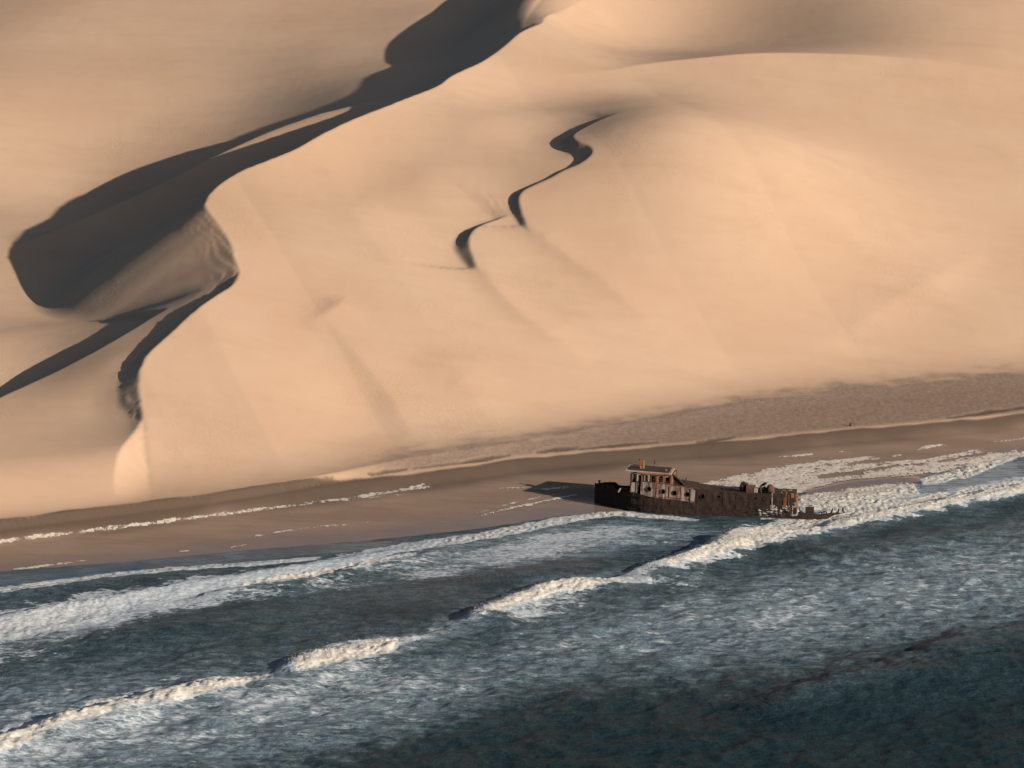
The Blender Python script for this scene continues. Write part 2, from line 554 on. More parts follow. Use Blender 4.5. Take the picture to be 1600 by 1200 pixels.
def mat_sea():
    t = NT('sea_water')
    foam = t.attr('foam')
    milk = t.attr('milk')
    calm = t.attr('calm')
    lace = t.attr('lace')
    co = t.coord()
    cs = t.coord((.35, 1, 1), -0.35)
    rip = t.noise(t.coord((.5, 1, 1), -.15), 2.6, 6, .68, .2)
    rip2 = t.noise(t.coord((.5, 1, 1), .1), 5.5, 3, .6, .2)
    h = t.math('ADD', t.math('MULTIPLY', rip, 1.0), t.math('MULTIPLY', rip2, .45))
    nb = t.bump(h, t.ramp(calm, 0, 1, .9, .04), .38)
    mst = t.noise(t.coord((.30, 1, 1), -.12), 1.5, 5, .7, .4)
    milk = t.math('MULTIPLY', milk, t.math('MULTIPLY_ADD', t.ramp(mst, .34, .66), 1.15, .38), clamp=True)
    water = t.mix(milk, (.0080, .0200, .0245), (.146, .200, .238))
    pw = t.n('ShaderNodeBsdfPrincipled', {'Base Color': water, 'Roughness': t.ramp(calm, 0, 1, .32, .04), 'IOR': 1.33, 'Normal': nb, 'Specular IOR Level': t.math('MULTIPLY_ADD', calm, .40, .12), 'Specular Tint': t.mix(calm, (.2, .6, .9), (1, 1, 1))})
    # broken foam: thick where density is high, lacy streaks where it is low
    f1 = t.noise(cs, 1.3, 6, .68, .6)
    f2 = t.noise(t.coord((.45, 1, 1), -.5), 4.0, 4, .65, .5)
    fn = t.math('ADD', t.math('MULTIPLY', f1, .62), t.math('MULTIPLY', f2, .38))
    th = t.math('SUBTRACT', .86, t.math('MULTIPLY', foam, .72))
    fm = t.n('ShaderNodeMapRange', {0: t.math('SUBTRACT', fn, th), 1: -.03, 2: .09}).outputs[0]
    fthick = t.ramp(foam, .78, 1.0)
    fc = t.mix(t.ramp(f2, .3, .7), t.mix(fthick, (.20, .245, .285), (.30, .295, .275)), t.mix(fthick, (.40, .43, .45), (.56, .53, .47)))
    fb = t.bump(t.math('ADD', f2, t.noise(co, 7.0, 3, .7)), .5, .08)
    pf = t.n('ShaderNodeBsdfPrincipled', {'Base Color': fc, 'Roughness': .85, 'Normal': fb, 'Specular IOR Level': .2})
    mx = t.n('ShaderNodeMixShader', {0: fm, 1: pw, 2: pf})
    return t.finish(mx)


# ------------------------------------------------------------------ surveyed strips of foam and water
MET = 0.27      # a wave front recedes: across-shore widths are measured in foreshortened metres


def stroke(pts, z=0.2, step=0.5, ground=False):
    return smooth_line([(hit(p[0], p[1], lambda a, b: np.maximum(base_height(a, b), z)) if ground else at(p[0], p[1], z)) + tuple(p[2:]) for p in pts], step)


def band(Xa, Ya, pts, soft=0.6, wob=0.0, seed=0.0, ground=False):
    """Soft mask 0..1 of a strip with local half width (m, foreshortened) and strength along surveyed points (px, py, half px, strength)."""
    line = stroke(pts, ground=ground)
    sc = line.copy()
    sc[:, 1] *= MET
    reach = line[:, 2].max() / 14.6 * 2 + 2
    d, arc, (hw, st) = curve_dist(Xa, Ya * MET, sc, reach)
    hw = hw / 14.6
    r = np.abs(d) / np.maximum(hw, .02)
    if wob:
        r = r + wob * perlin(Xa * .35 + seed, Ya * .7 + seed) + wob * .7 * perlin(Xa * 1.1 + seed, Ya * 1.9) + wob * .4 * perlin(Xa * 3.1, Ya * 4.0 + seed)
    q = arc / max(float(arc.max()), 1e-3)
    st = st * sstep(0, .05, q) * sstep(0, .05, 1 - q)
    return np.where(np.abs(d) < 1e5, (1 - sstep(1 - soft, 1 + soft * .6, r)) * st, 0)


# ------------------------------------------------------------------ dunes and beach
gx = axis(-92, 96, 0.25, -4000, 4000)
gy = axis(266, 492, 0.32, -60, 6000)
X, Y = np.meshgrid(gx, gy)
Z = height_lo(X, Y)
U, S = uv(X, Y)
toe, rim, wat = lerp_line(TOE, U), lerp_line(RIM, U), lerp_line(WAT, U)
dune_w = sstep(2, 16, S - toe)
Z = Z + dune_w * (0.10 * perlin(U / 24, S / 15 + 3) + 0.012 * perlin(U / 12 + 4, S / 5))
Z = Z + dune_w * 0.007 * perlin(X / 2.3, Y / 2.9) + 0.006 * perlin(X / 1.4, Y / 2.1)
far = np.hypot(X, Y - 340)


def sand_bar(xa, ya):
    return .12 * band(xa, ya, [(1255, 770, 4, 1), (1290, 764, 7, 1), (1340, 757, 8, 1), (1400, 750, 7, 1), (1440, 746, 3, 1)], .7)


_nb = (np.abs(X) < 80) & (Y > 270) & (Y < 345)
Z[_nb] += sand_bar(X[_nb], Y[_nb])
Z = Z + sstep(240, 600, far) * sstep(5, 80, S - toe) * (14 * fbm(X / 210, Y / 210, 3) + 2)
grav = sstep(-0.4, 1.2, S - rim) * (1 - sstep(-1.0, 4.0, S - toe + 2.2 * perlin(U / 5, S / 2) + 1.2 * perlin(U / 1.7, S / 1.2))) * sstep(.5, 4.0, toe - rim)
Z = Z + grav * 0.05 * np.abs(perlin(X * 1.3, Y * 1.3))
t01 = np.clip((S - wat) / (rim - wat), -1, 2)
wav = 0.10 * perlin(U / 14, S / 40) + .03 * perlin(U / 4, S / 9)
edge = .3 * fbm(U / 7, S / 17, 3) - .8 * (1 - sstep(.6, 2.0, toe - rim))
fleck = sstep(-5.5, -2.0, S - toe + perlin(U / 6, S / 3)) 
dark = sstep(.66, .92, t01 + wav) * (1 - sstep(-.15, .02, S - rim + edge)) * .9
wet = 1 - sstep(.02, .62, t01 + wav * 1.2)
wet = np.where(S > rim + 2, 0, wet)
pale = sstep(-.35, .25, S - rim + edge)
fc_s = (S[:-1, :-1] + S[1:, 1:]) / 2
fc_r = (rim[:-1, :-1] + rim[1:, 1:]) / 2
is_dune = fc_s > fc_r + .1
m_sand, m_sea = mat_ground(), mat_sea()
for _shade_st in ([(1082, 692, 1.5, .8), (1112, 688.5, 3, 1), (1150, 683, 1.2, .8)], [(900, 702, 1.2, .8), (960, 696.5, 2, 1), (1030, 691, 1.2, .8)], [(833, 708, 1.5, .8), (868, 703.5, 3, 1), (908, 699, 1.2, .8)], [(572, 743, 1.2, .8), (605, 738, 2, 1), (640, 733, 1, .8)], [(718, 723, 1.2, .8), (760, 716.5, 2.5, 1), (802, 711, 1, .8)], [(438, 763, 1.5, .9), (480, 756, 2.5, 1), (525, 748, 1, .8)], [(1475, 654, 1.2, .8), (1540, 645, 3, 1), (1620, 634, 2, 1)], [(640, 733, 1, .6), (700, 726, 1.4, .8), (760, 719, 1, .6)]):  # shade of small rim scarps, painted into the sand colour over shallow dents
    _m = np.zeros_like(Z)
    _m[_nb] = band(X[_nb], Y[_nb], _shade_st, .6, .35, 4.0, True)
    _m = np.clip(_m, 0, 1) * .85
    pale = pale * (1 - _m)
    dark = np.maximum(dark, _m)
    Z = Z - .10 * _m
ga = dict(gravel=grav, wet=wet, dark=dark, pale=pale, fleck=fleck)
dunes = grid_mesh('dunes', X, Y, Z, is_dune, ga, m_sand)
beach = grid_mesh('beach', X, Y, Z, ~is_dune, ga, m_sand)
dunes['kind'] = 'structure'
dunes['label'] = 'tall pale sand dunes with sharp winding crests and dark shadowed slip faces'
beach['kind'] = 'structure'
beach['label'] = 'brown wet sand beach sloping from the dune foot to the surf'

# ------------------------------------------------------------------ sea
sx = axis(-58, 66, 0.15, -5000, 5000)
sy = axis(216, 325, 0.17, -3000, 420)
SX, SY = np.meshgrid(sx, sy)
SU, SS = uv(SX, SY)
swat = lerp_line(WAT, SU)
off = swat - SS                          # metres seaward of the waterline
deep = sstep(0, 10, off)
near = 1 - sstep(150, 400, np.hypot(SX, SY - 280))
Cx, Sx_ = math.cos(SH + .12), math.sin(SH + .12)
A_, B_ = SX * Cx + SY * Sx_, -SX * Sx_ + SY * Cx
chop = 0.22 * perlin(A_ / 9, B_ / 4.2) + .13 * perlin(SX / 3.6 + 5, SY / 2.6) + .10 * perlin(SX / 1.7, SY / 1.5 + 7) + .05 * perlin(SX / .8, SY / .8)
rug = 1 - np.abs(perlin(A_ / 5.5 + 31, B_ / 2.6))
chop = chop + .10 * (rug ** 3 - .4)
calm = np.zeros_like(SX)
calm = np.maximum(calm, band(SX, SY, [(-60, 908, 18, 1), (120, 893, 16, 1), (300, 873, 14, 1), (450, 858, 9, 1), (640, 846, 6, .8)], .4))
calm = np.maximum(calm, band(SX, SY, [(380, 955, 18, .2), (520, 930, 24, .24), (700, 908, 30, .28), (860, 885, 24, .24), (980, 870, 14, .3)], .8, .3, 2))
calm = np.maximum(calm, band(SX, SY, [(1410, 792, 16, .85), (1500, 755, 24, .85), (1600, 728, 26, .85)], .5))
SZ = chop * deep * (1 - .85 * calm) * (0.25 + .75 * sstep(4, 40, off))
foam = np.zeros_like(SX)
milk = np.zeros_like(SX)

# breaking crests (px, py, height m)
WAVES = [
    dict(front=1.1, back=3.2, pts=[(-120, 1182, 1.0), (0, 1150, 1.1), (60, 1132, 1.1), (120, 1112, 1.1), (180, 1100, 1.1), (230, 1085, 1.15), (300, 1068, 1.1), (370, 1058, 1.0), (420, 1052, .6), (440, 1042, .3), (462, 1027, 1.2), (520, 1012, 1.3), (580, 1000, 1.2), (640, 993, .8), (680, 982, .3), (718, 968, .4), (745, 953, 1.2), (790, 935, 1.3), (850, 915, 1.2), (900, 905, 1.0), (950, 902, .5), (985, 893, .5), (1010, 884, 1.0), (1060, 870, 1.3), (1120, 850, 1.5), (1150, 835, 1.8), (1200, 833, 1.4), (1240, 829, 1.0), (1290, 820, .8), (1340, 806, .9), (1450, 785, 1.2), (1600, 757, 1.2), (1750, 728, 1.2)]),
    dict(front=.9, back=2.2, pts=[(-80, 978, .5), (0, 957, .5), (150, 930, .5), (300, 904, .5), (420, 886, .4), (560, 863, .4), (700, 837, .35), (800, 823, .3), (900, 804, .2)]),
    dict(front=.8, back=1.8, pts=[(330, 924, .3), (420, 905, .6), (500, 893, .6), (560, 880, .5), (640, 867, .4), (700, 850, .2)]),
    dict(front=.6, back=1.5, pts=[(-40, 928, .4), (60, 911, .45), (200, 891, .4), (300, 883, .3), (400, 876, .25), (470, 869, .1)]),
    dict(front=2.2, back=3.5, pts=[(120, 990, .3), (200, 978, .6), (260, 968, .6), (340, 958, .4), (420, 950, .1)]),
    dict(front=2.2, back=3.5, pts=[(720, 900, .1), (790, 890, .5), (860, 882, .6), (930, 876, .4), (1000, 868, .1)]),
    dict(front=2.4, back=5.0, pts=[(1250, 1080, .1), (1330, 1052, .5), (1420, 1026, .7), (1470, 1008, 1.1), (1530, 992, 1.1), (1600, 978, 1.0), (1700, 955, .9)]),
    dict(front=2.2, back=5.0, pts=[(1120, 1110, .1), (1200, 1085, .6), (1300, 1064, .9), (1400, 1050, .8), (1500, 1036, .8), (1600, 1022, .7), (1700, 1005, .6)]),
    dict(front=2.2, back=4.0, pts=[(1180, 860, .1), (1300, 850, .5), (1420, 838, .6), (1520, 828, .4), (1600, 820, .3)]),
]
for i, wv in enumerate(WAVES):
    line = smooth_line([at(a, b, min(.95, 1.6 * h) if i else .70) + (h if i else .66 * h,) for a, b, h in wv['pts']], .4)
    d, arc, (h,) = curve_dist(SX, SY, line, 16)
    d = -d + .35 * perlin(SX * .45 + i * 7, SY * .45) + .2 * perlin(SX * 1.3, SY * 1.3)        # positive shoreward
    prof = np.where(d > 0, np.exp(-(d / wv['front']) ** 2), np.exp(-(d / wv['back']) ** 2))
    SZ = SZ + np.where(np.abs(d) < 1e4, h * prof, 0) * deep
    if i == 6:
        milk = np.maximum(milk, .22 * np.where(np.abs(d) < 1e4, np.exp(-(d / 3.5) ** 2), 0))
    if i == 0:
        milk = np.maximum(milk, .75 * np.where(np.abs(d) < 1e4, np.exp(-(d / 3.0) ** 2), 0))

FOAM = [
    # main breaker, piece by piece
    (0.9, [(480, 900, 14, .4), (640, 880, 16, .5), (760, 862, 22, .55), (900, 842, 26, .5), (1050, 832, 20, .45), (1120, 835, 14, .4)]),
    (0.9, [(-60, 1040, 26, .4), (120, 1000, 24, .4), (300, 962, 18, .35), (420, 940, 12, .3)]),
    (0.45, [(-60, 1180, 16.4, 1), (0, 1160, 16.4, 1), (120, 1118, 13.9, 1), (230, 1092, 13.1, 1), (330, 1072, 10.7, 1), (440, 1054, 4.92, .9)]),
    (0.45, [(452, 1040, 9.84, 1), (520, 1024, 16.4, 1), (600, 1008, 12.3, 1), (660, 997, 4.92, .8)]),
    (0.45, [(738, 958, 9.84, 1), (800, 940, 14.8, 1), (880, 920, 9.84, 1), (960, 910, 4.92, .9), (1030, 908, 3.28, .8)]),
    (0.45, [(1005, 888, 6.56, 1), (1060, 876, 13.1, 1), (1120, 858, 16.4, 1), (1170, 840, 19.7, 1.1), (1240, 826, 18, 1.1), (1330, 808, 16.4, 1.1), (1450, 786, 16.4, 1.05), (1600, 758, 16.4, 1.05), (1750, 730, 16.4, 1)]),
    (0.9, [(400, 1058, 10, .5), (450, 1042, 13, .55), (640, 1000, 13, .5), (700, 980, 13, .55), (745, 960, 12, .5), (960, 912, 10, .5), (1010, 896, 12, .55), (1080, 870, 10, .5)]),
    # foam torn back over the breaker's rear slope
    (0.8, [(-60, 1200, 40, .55), (120, 1150, 36, .55), (330, 1105, 34, .5), (560, 1050, 34, .55), (700, 1010, 20, .35)]),
    (0.8, [(780, 965, 24, .55), (900, 940, 22, .5), (1000, 925, 22, .4), (1120, 885, 18, .5)]),
    # inner rolling sheet
    (0.5, [(-60, 988, 24, .85), (0, 977, 25, .85), (100, 958, 25, .85), (200, 941, 24, .8), (300, 922, 21, .78), (400, 905, 17, .76), (480, 890, 13, .75), (600, 860, 10, .8), (740, 838, 7, .9), (830, 820, 7, .9), (900, 807, 6, .9), (960, 800, 4.5, .95), (1010, 803, 4, .9), (1060, 807, 3, .85), (1120, 812, 3, .7)]),
    (0.5, [(340, 924, 3, .8), (420, 909, 7, 1), (500, 896, 7, 1), (580, 880, 6, 1), (660, 864, 5, .9)]),
    (0.6, [(-40, 928, 7, .9), (60, 913, 7, .95), (180, 896, 5, .9), (300, 885, 4, .9), (420, 877, 4, .8), (520, 866, 3, .7)]),
    (0.7, [(-60, 1010, 36, .55), (80, 985, 34, .55), (220, 950, 22, .5), (380, 930, 12, .5), (560, 905, 14, .45), (720, 880, 18, .55), (860, 850, 26, .6), (980, 830, 20, .55), (1080, 830, 12, .45)]),
    # surf right of the wreck
    (0.3, [(1245, 788, 12, 1.05), (1300, 778, 18, 1.05), (1370, 768, 20, 1.05), (1425, 760, 12, 1), (1440, 757, 3, .9)]),
    (0.3, [(1290, 806, 10, 1), (1350, 795, 9, 1), (1400, 782, 8, .9)]),
    (0.35, [(1430, 752, 5, 1), (1500, 738, 9, 1), (1560, 716, 8, 1), (1610, 700, 7, 1), (1700, 680, 7, 1)]),
    (0.3, [(1180, 792, 16, 1.05), (1250, 790, 14, 1.05)]),
    # flecks drifting outside the surf
    (0.9, [(-200, 1165, 70, .5), (0, 1150, 66, .5), (300, 1122, 58, .50), (600, 1080, 40, .47), (760, 1045, 30, .42), (900, 1005, 38, .42), (1200, 960, 52, .47), (1500, 905, 54, .45), (1700, 880, 50, .45), (1900, 850, 40, .4)]),
    (0.9, [(480, 1120, 30, .46), (650, 1090, 36, .46), (760, 1070, 20, .4)]),
    (0.9, [(1050, 960, 40, .40), (1300, 900, 44, .40), (1600, 850, 40, .38)]),
    (0.9, [(0, 1070, 50, .28), (300, 1010, 40, .28), (600, 950, 40, .2)]),
]
for i, (soft, pts) in enumerate(FOAM):
    b = band(SX, SY, pts, soft, .22 if soft < .75 else .35, i * 5.3)
    foam = np.maximum(foam, b)
milk = np.maximum(milk, .75 * sstep(.1, .9, foam))
milk = np.maximum(milk, band(SX, SY, [(-200, 1160, 80, .8), (0, 1150, 75, .8), (300, 1125, 65, .85), (600, 1085, 44, .8), (760, 1045, 38, .65), (900, 1005, 45, .7), (1200, 960, 58, .85), (1600, 895, 62, .8), (1800, 870, 60, .8)], .8, .3, 3))
milk = np.maximum(milk, band(SX, SY, [(560, 880, 16, .5), (760, 860, 30, .7), (900, 840, 34, .8), (1050, 830, 26, .7), (1150, 840, 16, .5)], .8, .3, 9))
milk = np.maximum(milk, band(SX, SY, [(1400, 790, 20, .8), (1500, 750, 30, .8), (1620, 720, 30, .8)], .8))
milk = np.maximum(milk, (.20 + .14 * fbm(SX / 11, SY / 7, 3)) * sstep(214, 262, SY + 0.35 * -SX + 10 * perlin(SX / 20, SY / 12)))
foam = foam * np.clip(1 + .22 * fbm(SX / 7 + 3, SY / 5, 2) * (foam < .7), .5, 1.3)
lump = np.abs(perlin(SX * .7, SY * .7)) * .35 + np.abs(perlin(SX * 1.7 + 3, SY * 1.7)) * .35 + .28 * np.abs(perlin(SX * 3.3, SY * 3.3))
SZ = SZ + sstep(.55, 1.05, foam) * (lump - .2) * .38 * sstep(0, 5, off + 3)
SZ = np.maximum(SZ, -.5)
SZ = SZ - 1.5 * sstep(2, 8, -off)
keep = (off[:-1, :-1] > -12)
sea = grid_mesh('sea', SX, SY, SZ, keep, dict(foam=foam, milk=milk, calm=calm, lace=foam), m_sea)
sea['kind'] = 'structure'
sea['label'] = 'dark teal sea with foam streaks and rows of breaking waves'


# ------------------------------------------------------------------ swash foam left on the sand: low lumpy sheets
def mat_foam():
    t = NT('swash_foam')
    co = t.coord()
    f2 = t.noise(co, 3.0, 4, .7)
    c = t.mix(t.ramp(f2, .3, .7), (.30, .265, .225), (.45, .41, .36))
    b = t.bump(t.math('ADD', f2, t.noise(co, 9.0, 3, .7)), .6, .08)
    p = t.n('ShaderNodeBsdfPrincipled', {'Base Color': c, 'Roughness': .85, 'Normal': b, 'Specular IOR Level': .2})
    tr = t.n('ShaderNodeBsdfTransparent')
    lace = t.noise(t.coord((1, .6, 1), SH), 4.5, 5, .7)
    a = t.math('ADD', t.math('MULTIPLY', t.attr('dens'), 1.5), t.math('MULTIPLY', t.math('SUBTRACT', lace, .5), 1.8))
    return t.finish(t.n('ShaderNodeMixShader', {0: t.ramp(a, .05, .75), 1: tr, 2: p}))


SWASH = [
    (.4, [(-40, 853, 1.3, .82), (0, 848, 1.3, .82), (120, 834, 1.3, .82), (300, 811, 1.5, .82), (450, 792, 1.5, .82), (560, 777, 1.8, .82), (620, 768, 2.3, .82), (660, 762, 2.8, .82), (690, 759, 2, .82)]),
    (.7, [(380, 800, 1, .55), (520, 784, 1.5, .6), (640, 773, 1.5, .55)]),
    (.4, [(748, 808, 1, .9), (780, 799, 1.5, 1), (830, 788, 1.8, 1), (880, 778, 1.5, 1), (905, 773, 1, .8)]),
    (.7, [(740, 803, 1, .6), (800, 787, 1.5, .7), (850, 776, 1.5, .75), (880, 771, 1.5, .7)]),
    (.5, [(775, 764, 1, .8), (805, 763, 1, .9), (832, 763, 1, .7), (850, 765, 2, 1), (880, 763, 2, 1), (890, 761, 1, .8)]),
    (.7, [(385, 840, 1.5, .6), (440, 831, 1.5, .75), (500, 824, 1.5, .75), (560, 818, 1.5, .6), (590, 813, 1, .5)]),
    (.5, [(15, 889, 1, .8), (70, 883, 1.5, .9), (130, 876, 1.3, .85), (145, 873, 0.51, .6)]),
    (.5, [(275, 862, 1, .85), (300, 860, 1.3, .9)]),
    (.5, [(355, 855, 1, .85), (372, 853, 1.5, .95), (388, 851, 1, .8)]),
    (.5, [(1212, 715, 0.77, .85), (1240, 713, 1.5, 1), (1268, 710, 1.8, 1), (1275, 713, 0.51, .7)]),
    (.5, [(1275, 716, 0.51, .8), (1310, 716, 0.77, .8)]),
    (.5, [(1300, 708, 0.77, .9), (1322, 706, 1, .9)]),
    (.5, [(1390, 715, 1, .9), (1412, 711, 1.3, .9)]),
    (.5, [(1428, 705, 0.77, .8), (1448, 700, 2.5, 1), (1470, 696, 2, 1), (1482, 698, 0.77, .7)]),
    (.5, [(1545, 693, 0.77, .9), (1565, 690, 1, .9), (1600, 686, 1.3, 1), (1640, 681, 1, 1)]),
    # surf field beyond the wreck
    (.3, [(1080, 766, 3, .9), (1110, 760, 6, 1.05), (1150, 756, 10, 1.05), (1195, 751, 14, 1.1), (1230, 752, 16, 1.1), (1265, 748, 12, 1.05), (1280, 744, 8, 1)]),
    (.35, [(1190, 741, 5, 1), (1240, 734, 6, 1.05), (1300, 725, 5, 1.05), (1345, 718, 3, 1), (1378, 716, 2, .9)]),
    (.35, [(1250, 742, 5, 1), (1320, 733, 4.5, 1.05), (1400, 724, 3, 1.05), (1460, 719, 3, 1), (1520, 707, 3, 1), (1545, 705, 2, .9)]),
    (.35, [(1225, 765, 10, 1.05), (1260, 758, 7, 1.05), (1300, 751, 4, 1), (1340, 746, 3, .95), (1375, 745, 1.5, .8)]),
    (.35, [(1340, 744, 3, 1), (1380, 740, 6, 1.05), (1430, 734, 8, 1.05), (1480, 728, 7, 1), (1540, 716, 6, 1), (1600, 704, 6, 1)]),
    (.3, [(1235, 782, 10, 1.05), (1290, 774, 7, 1.05), (1350, 766, 7, 1.05), (1410, 758, 5, 1)]),
]
fu, fs = np.meshgrid(np.arange(-60, 74, .13), np.arange(-12, 36, .2))
FXX = fu * math.cos(SH) - 0 * fs
# rows follow the waterline
fw = lerp_line(WAT, fu)
SSv = fw + fs
FX = fu * math.cos(SH) - SSv * math.sin(SH)
FY = 310 + fu * math.sin(SH) + SSv * math.cos(SH)
fm = np.zeros_like(FX)
for i, (soft, pts) in enumerate(SWASH):
    fm = np.maximum(fm, band(FX, FY, pts, soft, .30, i * 3.1, True))
brk = .5 + .32 * perlin(fu * .5, SSv * 1.1) + .28 * perlin(fu * 1.5, SSv * 2.4 + 4) + .2 * perlin(fu * 3.2, SSv * 3.6)
thr = 1.02 - fm
on = (brk > thr * .75) & (fm > .25)
fz = np.zeros_like(FX)
sel = np.zeros_like(on)
sel[:-1, :-1] = on[:-1, :-1]
pad = on.copy()
pad[1:] |= on[:-1]
pad[:, 1:] |= on[:, :-1]
pad[1:, 1:] |= on[:-1, :-1]
_i = np.clip(np.searchsorted(gx, FX[pad]) - 1, 0, len(gx) - 2)
_j = np.clip(np.searchsorted(gy, FY[pad]) - 1, 0, len(gy) - 2)
_a = (FX[pad] - gx[_i]) / (gx[_i + 1] - gx[_i])
_b = (FY[pad] - gy[_j]) / (gy[_j + 1] - gy[_j])
fz[pad] = np.maximum((Z[_j, _i] * (1 - _a) + Z[_j, _i + 1] * _a) * (1 - _b) + (Z[_j + 1, _i] * (1 - _a) + Z[_j + 1, _i + 1] * _a) * _b, -.02)
thick = .015 + .07 * np.clip(brk - thr * .75, 0, 1) + .025 * np.abs(perlin(FX * 3.3, FY * 3.3)) * fm
fo = grid_mesh('sea_foam', FX, FY, fz + thick, sel[:-1, :-1] & on[1:, 1:] | sel[:-1, :-1], dict(dens=brk - thr * .75), mat_foam())
fo['kind'] = 'stuff'
fo['label'] = 'pale foam left in lines and sheets by waves running up the sand'

# ------------------------------------------------------------------ spray thrown up by the breaker beside the wreck
OCT = np.array([(1, 0, 0), (-1, 0, 0), (0, 1, 0), (0, -1, 0), (0, 0, 1), (0, 0, -1)], float)
OCF = np.array([(0, 2, 4), (2, 1, 4), (1, 3, 4), (3, 0, 4), (2, 0, 5), (1, 2, 5), (3, 1, 5), (0, 3, 5)])


def spray(path, count, up, spread, seed):
    rg = np.random.default_rng(seed)
    ln = smooth_line([at(a, b, .85 * h) + (h,) for a, b, h in path], .4)
    k = rg.integers(0, len(ln), count)
    c = np.zeros((count, 3))
    h = ln[k, 2]
    t = rg.exponential(.33, count)
    c[:, 0] = ln[k, 0] + rg.normal(0, spread, count)
    c[:, 1] = ln[k, 1] + rg.normal(0, spread * 1.6, count)
    c[:, 2] = h * .9 - .25 + up * t * h
    r = rg.uniform(.012, .036, count) * np.exp(-.35 * t)
    V = (c[:, None] + OCT[None] * r[:, None, None]).reshape(-1, 3)
    F = (OCF[None] + 6 * np.arange(count)[:, None, None]).reshape(-1, 3)
    return V, F


_s = [spray([(1125, 848, 1.2), (1150, 836, 1.6), (1180, 834, 1.6), (1215, 832, 1.2)], 3800, .6, .55, 1),
      spray([(1300, 818, .9), (1350, 802, 1.1), (1450, 785, 1.1), (1600, 757, 1.1)], 3800, .45, .45, 2),
      spray([(742, 954, 1.2), (790, 935, 1.2), (850, 915, 1.1), (900, 906, 1)], 1000, .4, .35, 3),
      spray([(455, 1030, 1.2), (520, 1012, 1.2), (600, 998, 1.1)], 1000, .4, .35, 4),
      spray([(1010, 884, 1.1), (1060, 870, 1.2), (1120, 850, 1.3)], 1000, .4, .35, 5)]
_V = np.vstack([a for a, b in _s])
_n = np.cumsum([0] + [len(a) for a, b in _s])
_F = np.vstack([b + o for (a, b), o in zip(_s, _n)])
me = bpy.data.meshes.new('spray')
me.from_pydata(_V.tolist(), [], _F.tolist())
t = NT('spray_water')
t.finish(t.n('ShaderNodeBsdfPrincipled', {'Base Color': (.60, .58, .54), 'Roughness': .6}))
me.materials.append(t.m)
sp = bpy.data.objects.new('spray', me)
COL.objects.link(sp)
sp['kind'] = 'stuff'
sp['label'] = 'fine white spray flying off the breaking wave crests'

# ------------------------------------------------------------------ the shipwreck
def mat_rust(name, base, light, orange, streak=1.0, paint=None, rough=.9):
    t = NT(name)
    co = t.coord()
    st = t.noise(t.coord((1.6, 1.6, .22)), 2.2, 5, .65)
    n = t.noise(co, 3.5, 5, .7)
    n2 = t.noise(co, 14.0, 3, .7)
    c = t.mix(t.ramp(n, .35, .7), base, light)
    c = t.mix(t.math('MULTIPLY', t.ramp(st, .50, .72), .8 * streak), c, orange)
    if paint:
        pm = t.ramp(t.math('ADD', t.math('MULTIPLY', st, .75), t.math('MULTIPLY', n2, .25)), .56, .40)
        c = t.mix(pm, c, paint)
    c = t.mix(t.math('MULTIPLY', t.ramp(n2, .5, .75), .6), c, (.018, .011, .009))
    b = t.bump(t.math('ADD', n, t.math('MULTIPLY', n2, .6)), .8, .06)
    p = t.n('ShaderNodeBsdfPrincipled', {'Base Color': c, 'Roughness': rough, 'Normal': b, 'Specular IOR Level': .25})
    return t.finish(p)


M_HULL = mat_rust('rusted_hull_plate', (.018, .011, .0095), (.036, .021, .016), (.062, .030, .018), .8)
M_HOUSE = mat_rust('peeling_white_paint', (.11, .058, .042), (.16, .09, .065), (.12, .048, .030), .8, (.31, .265, .235))
M_ORANGE = mat_rust('bright_rust', (.19, .07, .028), (.29, .115, .045), (.34, .17, .08), .8)
M_RED = mat_rust('red_lead_rust', (.085, .036, .027), (.12, .055, .042), (.06, .027, .019), .7)
M_RUST = mat_rust('brown_rust', (.11, .048, .026), (.17, .075, .04), (.22, .11, .06), .7)
M_COWL = mat_rust('dull_brown_rust', (.050, .026, .02), (.075, .038, .028), (.04, .02, .015), .7)
M_DARK = mat_rust('black_rust', (.022, .015, .012), (.040, .025, .018), (.055, .028, .018), .5)
M_PALE = mat_rust('pale_roof_paint', (.23, .20, .175), (.33, .295, .26), (.17, .10, .065), .5)

HEAD = math.radians(-8.0)
wx, wy = at(1100, 806, 0.0)
ship = bpy.data.objects.new('shipwreck', None)
COL.objects.link(ship)
ship['label'] = 'rusted hulk of a stranded ship with ragged stern lying in the surf'
ship['category'] = 'shipwreck'
ship.rotation_mode = 'XYZ'
_R = Matrix.Rotation(HEAD, 4, 'Z') @ Matrix.Rotation(math.radians(0.8), 4, 'Y') @ Matrix.Rotation(math.radians(-8.0), 4, 'X')
_off = _R @ Vector((11.8, -2.6, 0.0))
_T = Matrix.Translation((wx - _off.x, wy - _off.y, -0.05 - _off.z)) @ _R
ship.matrix_world = _T
_TI = _T.inverted()
_o = _TI @ Vector((0, 0, CAM_H))


def lp(px, py, yy=-2.6):
    """Ship-frame (X aft, Z up) of a surveyed point lying on the lengthwise plane Y = yy."""
    d = _TI.to_3x3() @ Vector(ray(px, py))
    t = (yy - _o.y) / d.y
    return _o.x + d.x * t, _o.z + d.z * t


def prof(pts, yy=-2.6):
    q = np.array([lp(px, py, yy) for px, py in pts])
    return lambda X: np.interp(X, q[:, 0], q[:, 1])


def rect(x0, y0, x1, y1, yy=-2.6):
    a = lp(x0, y1, yy)
    b = lp(x1, y0, yy)
    return a[0], a[1], b[0], b[1]


def part(name, me, mat, parent, label=None):
    o = bpy.data.objects.new(name, me)
    COL.objects.link(o)
    o.parent = parent
    if mat and not me.materials:
        me.materials.append(mat)
    if label:
        o['label'] = label
    return o


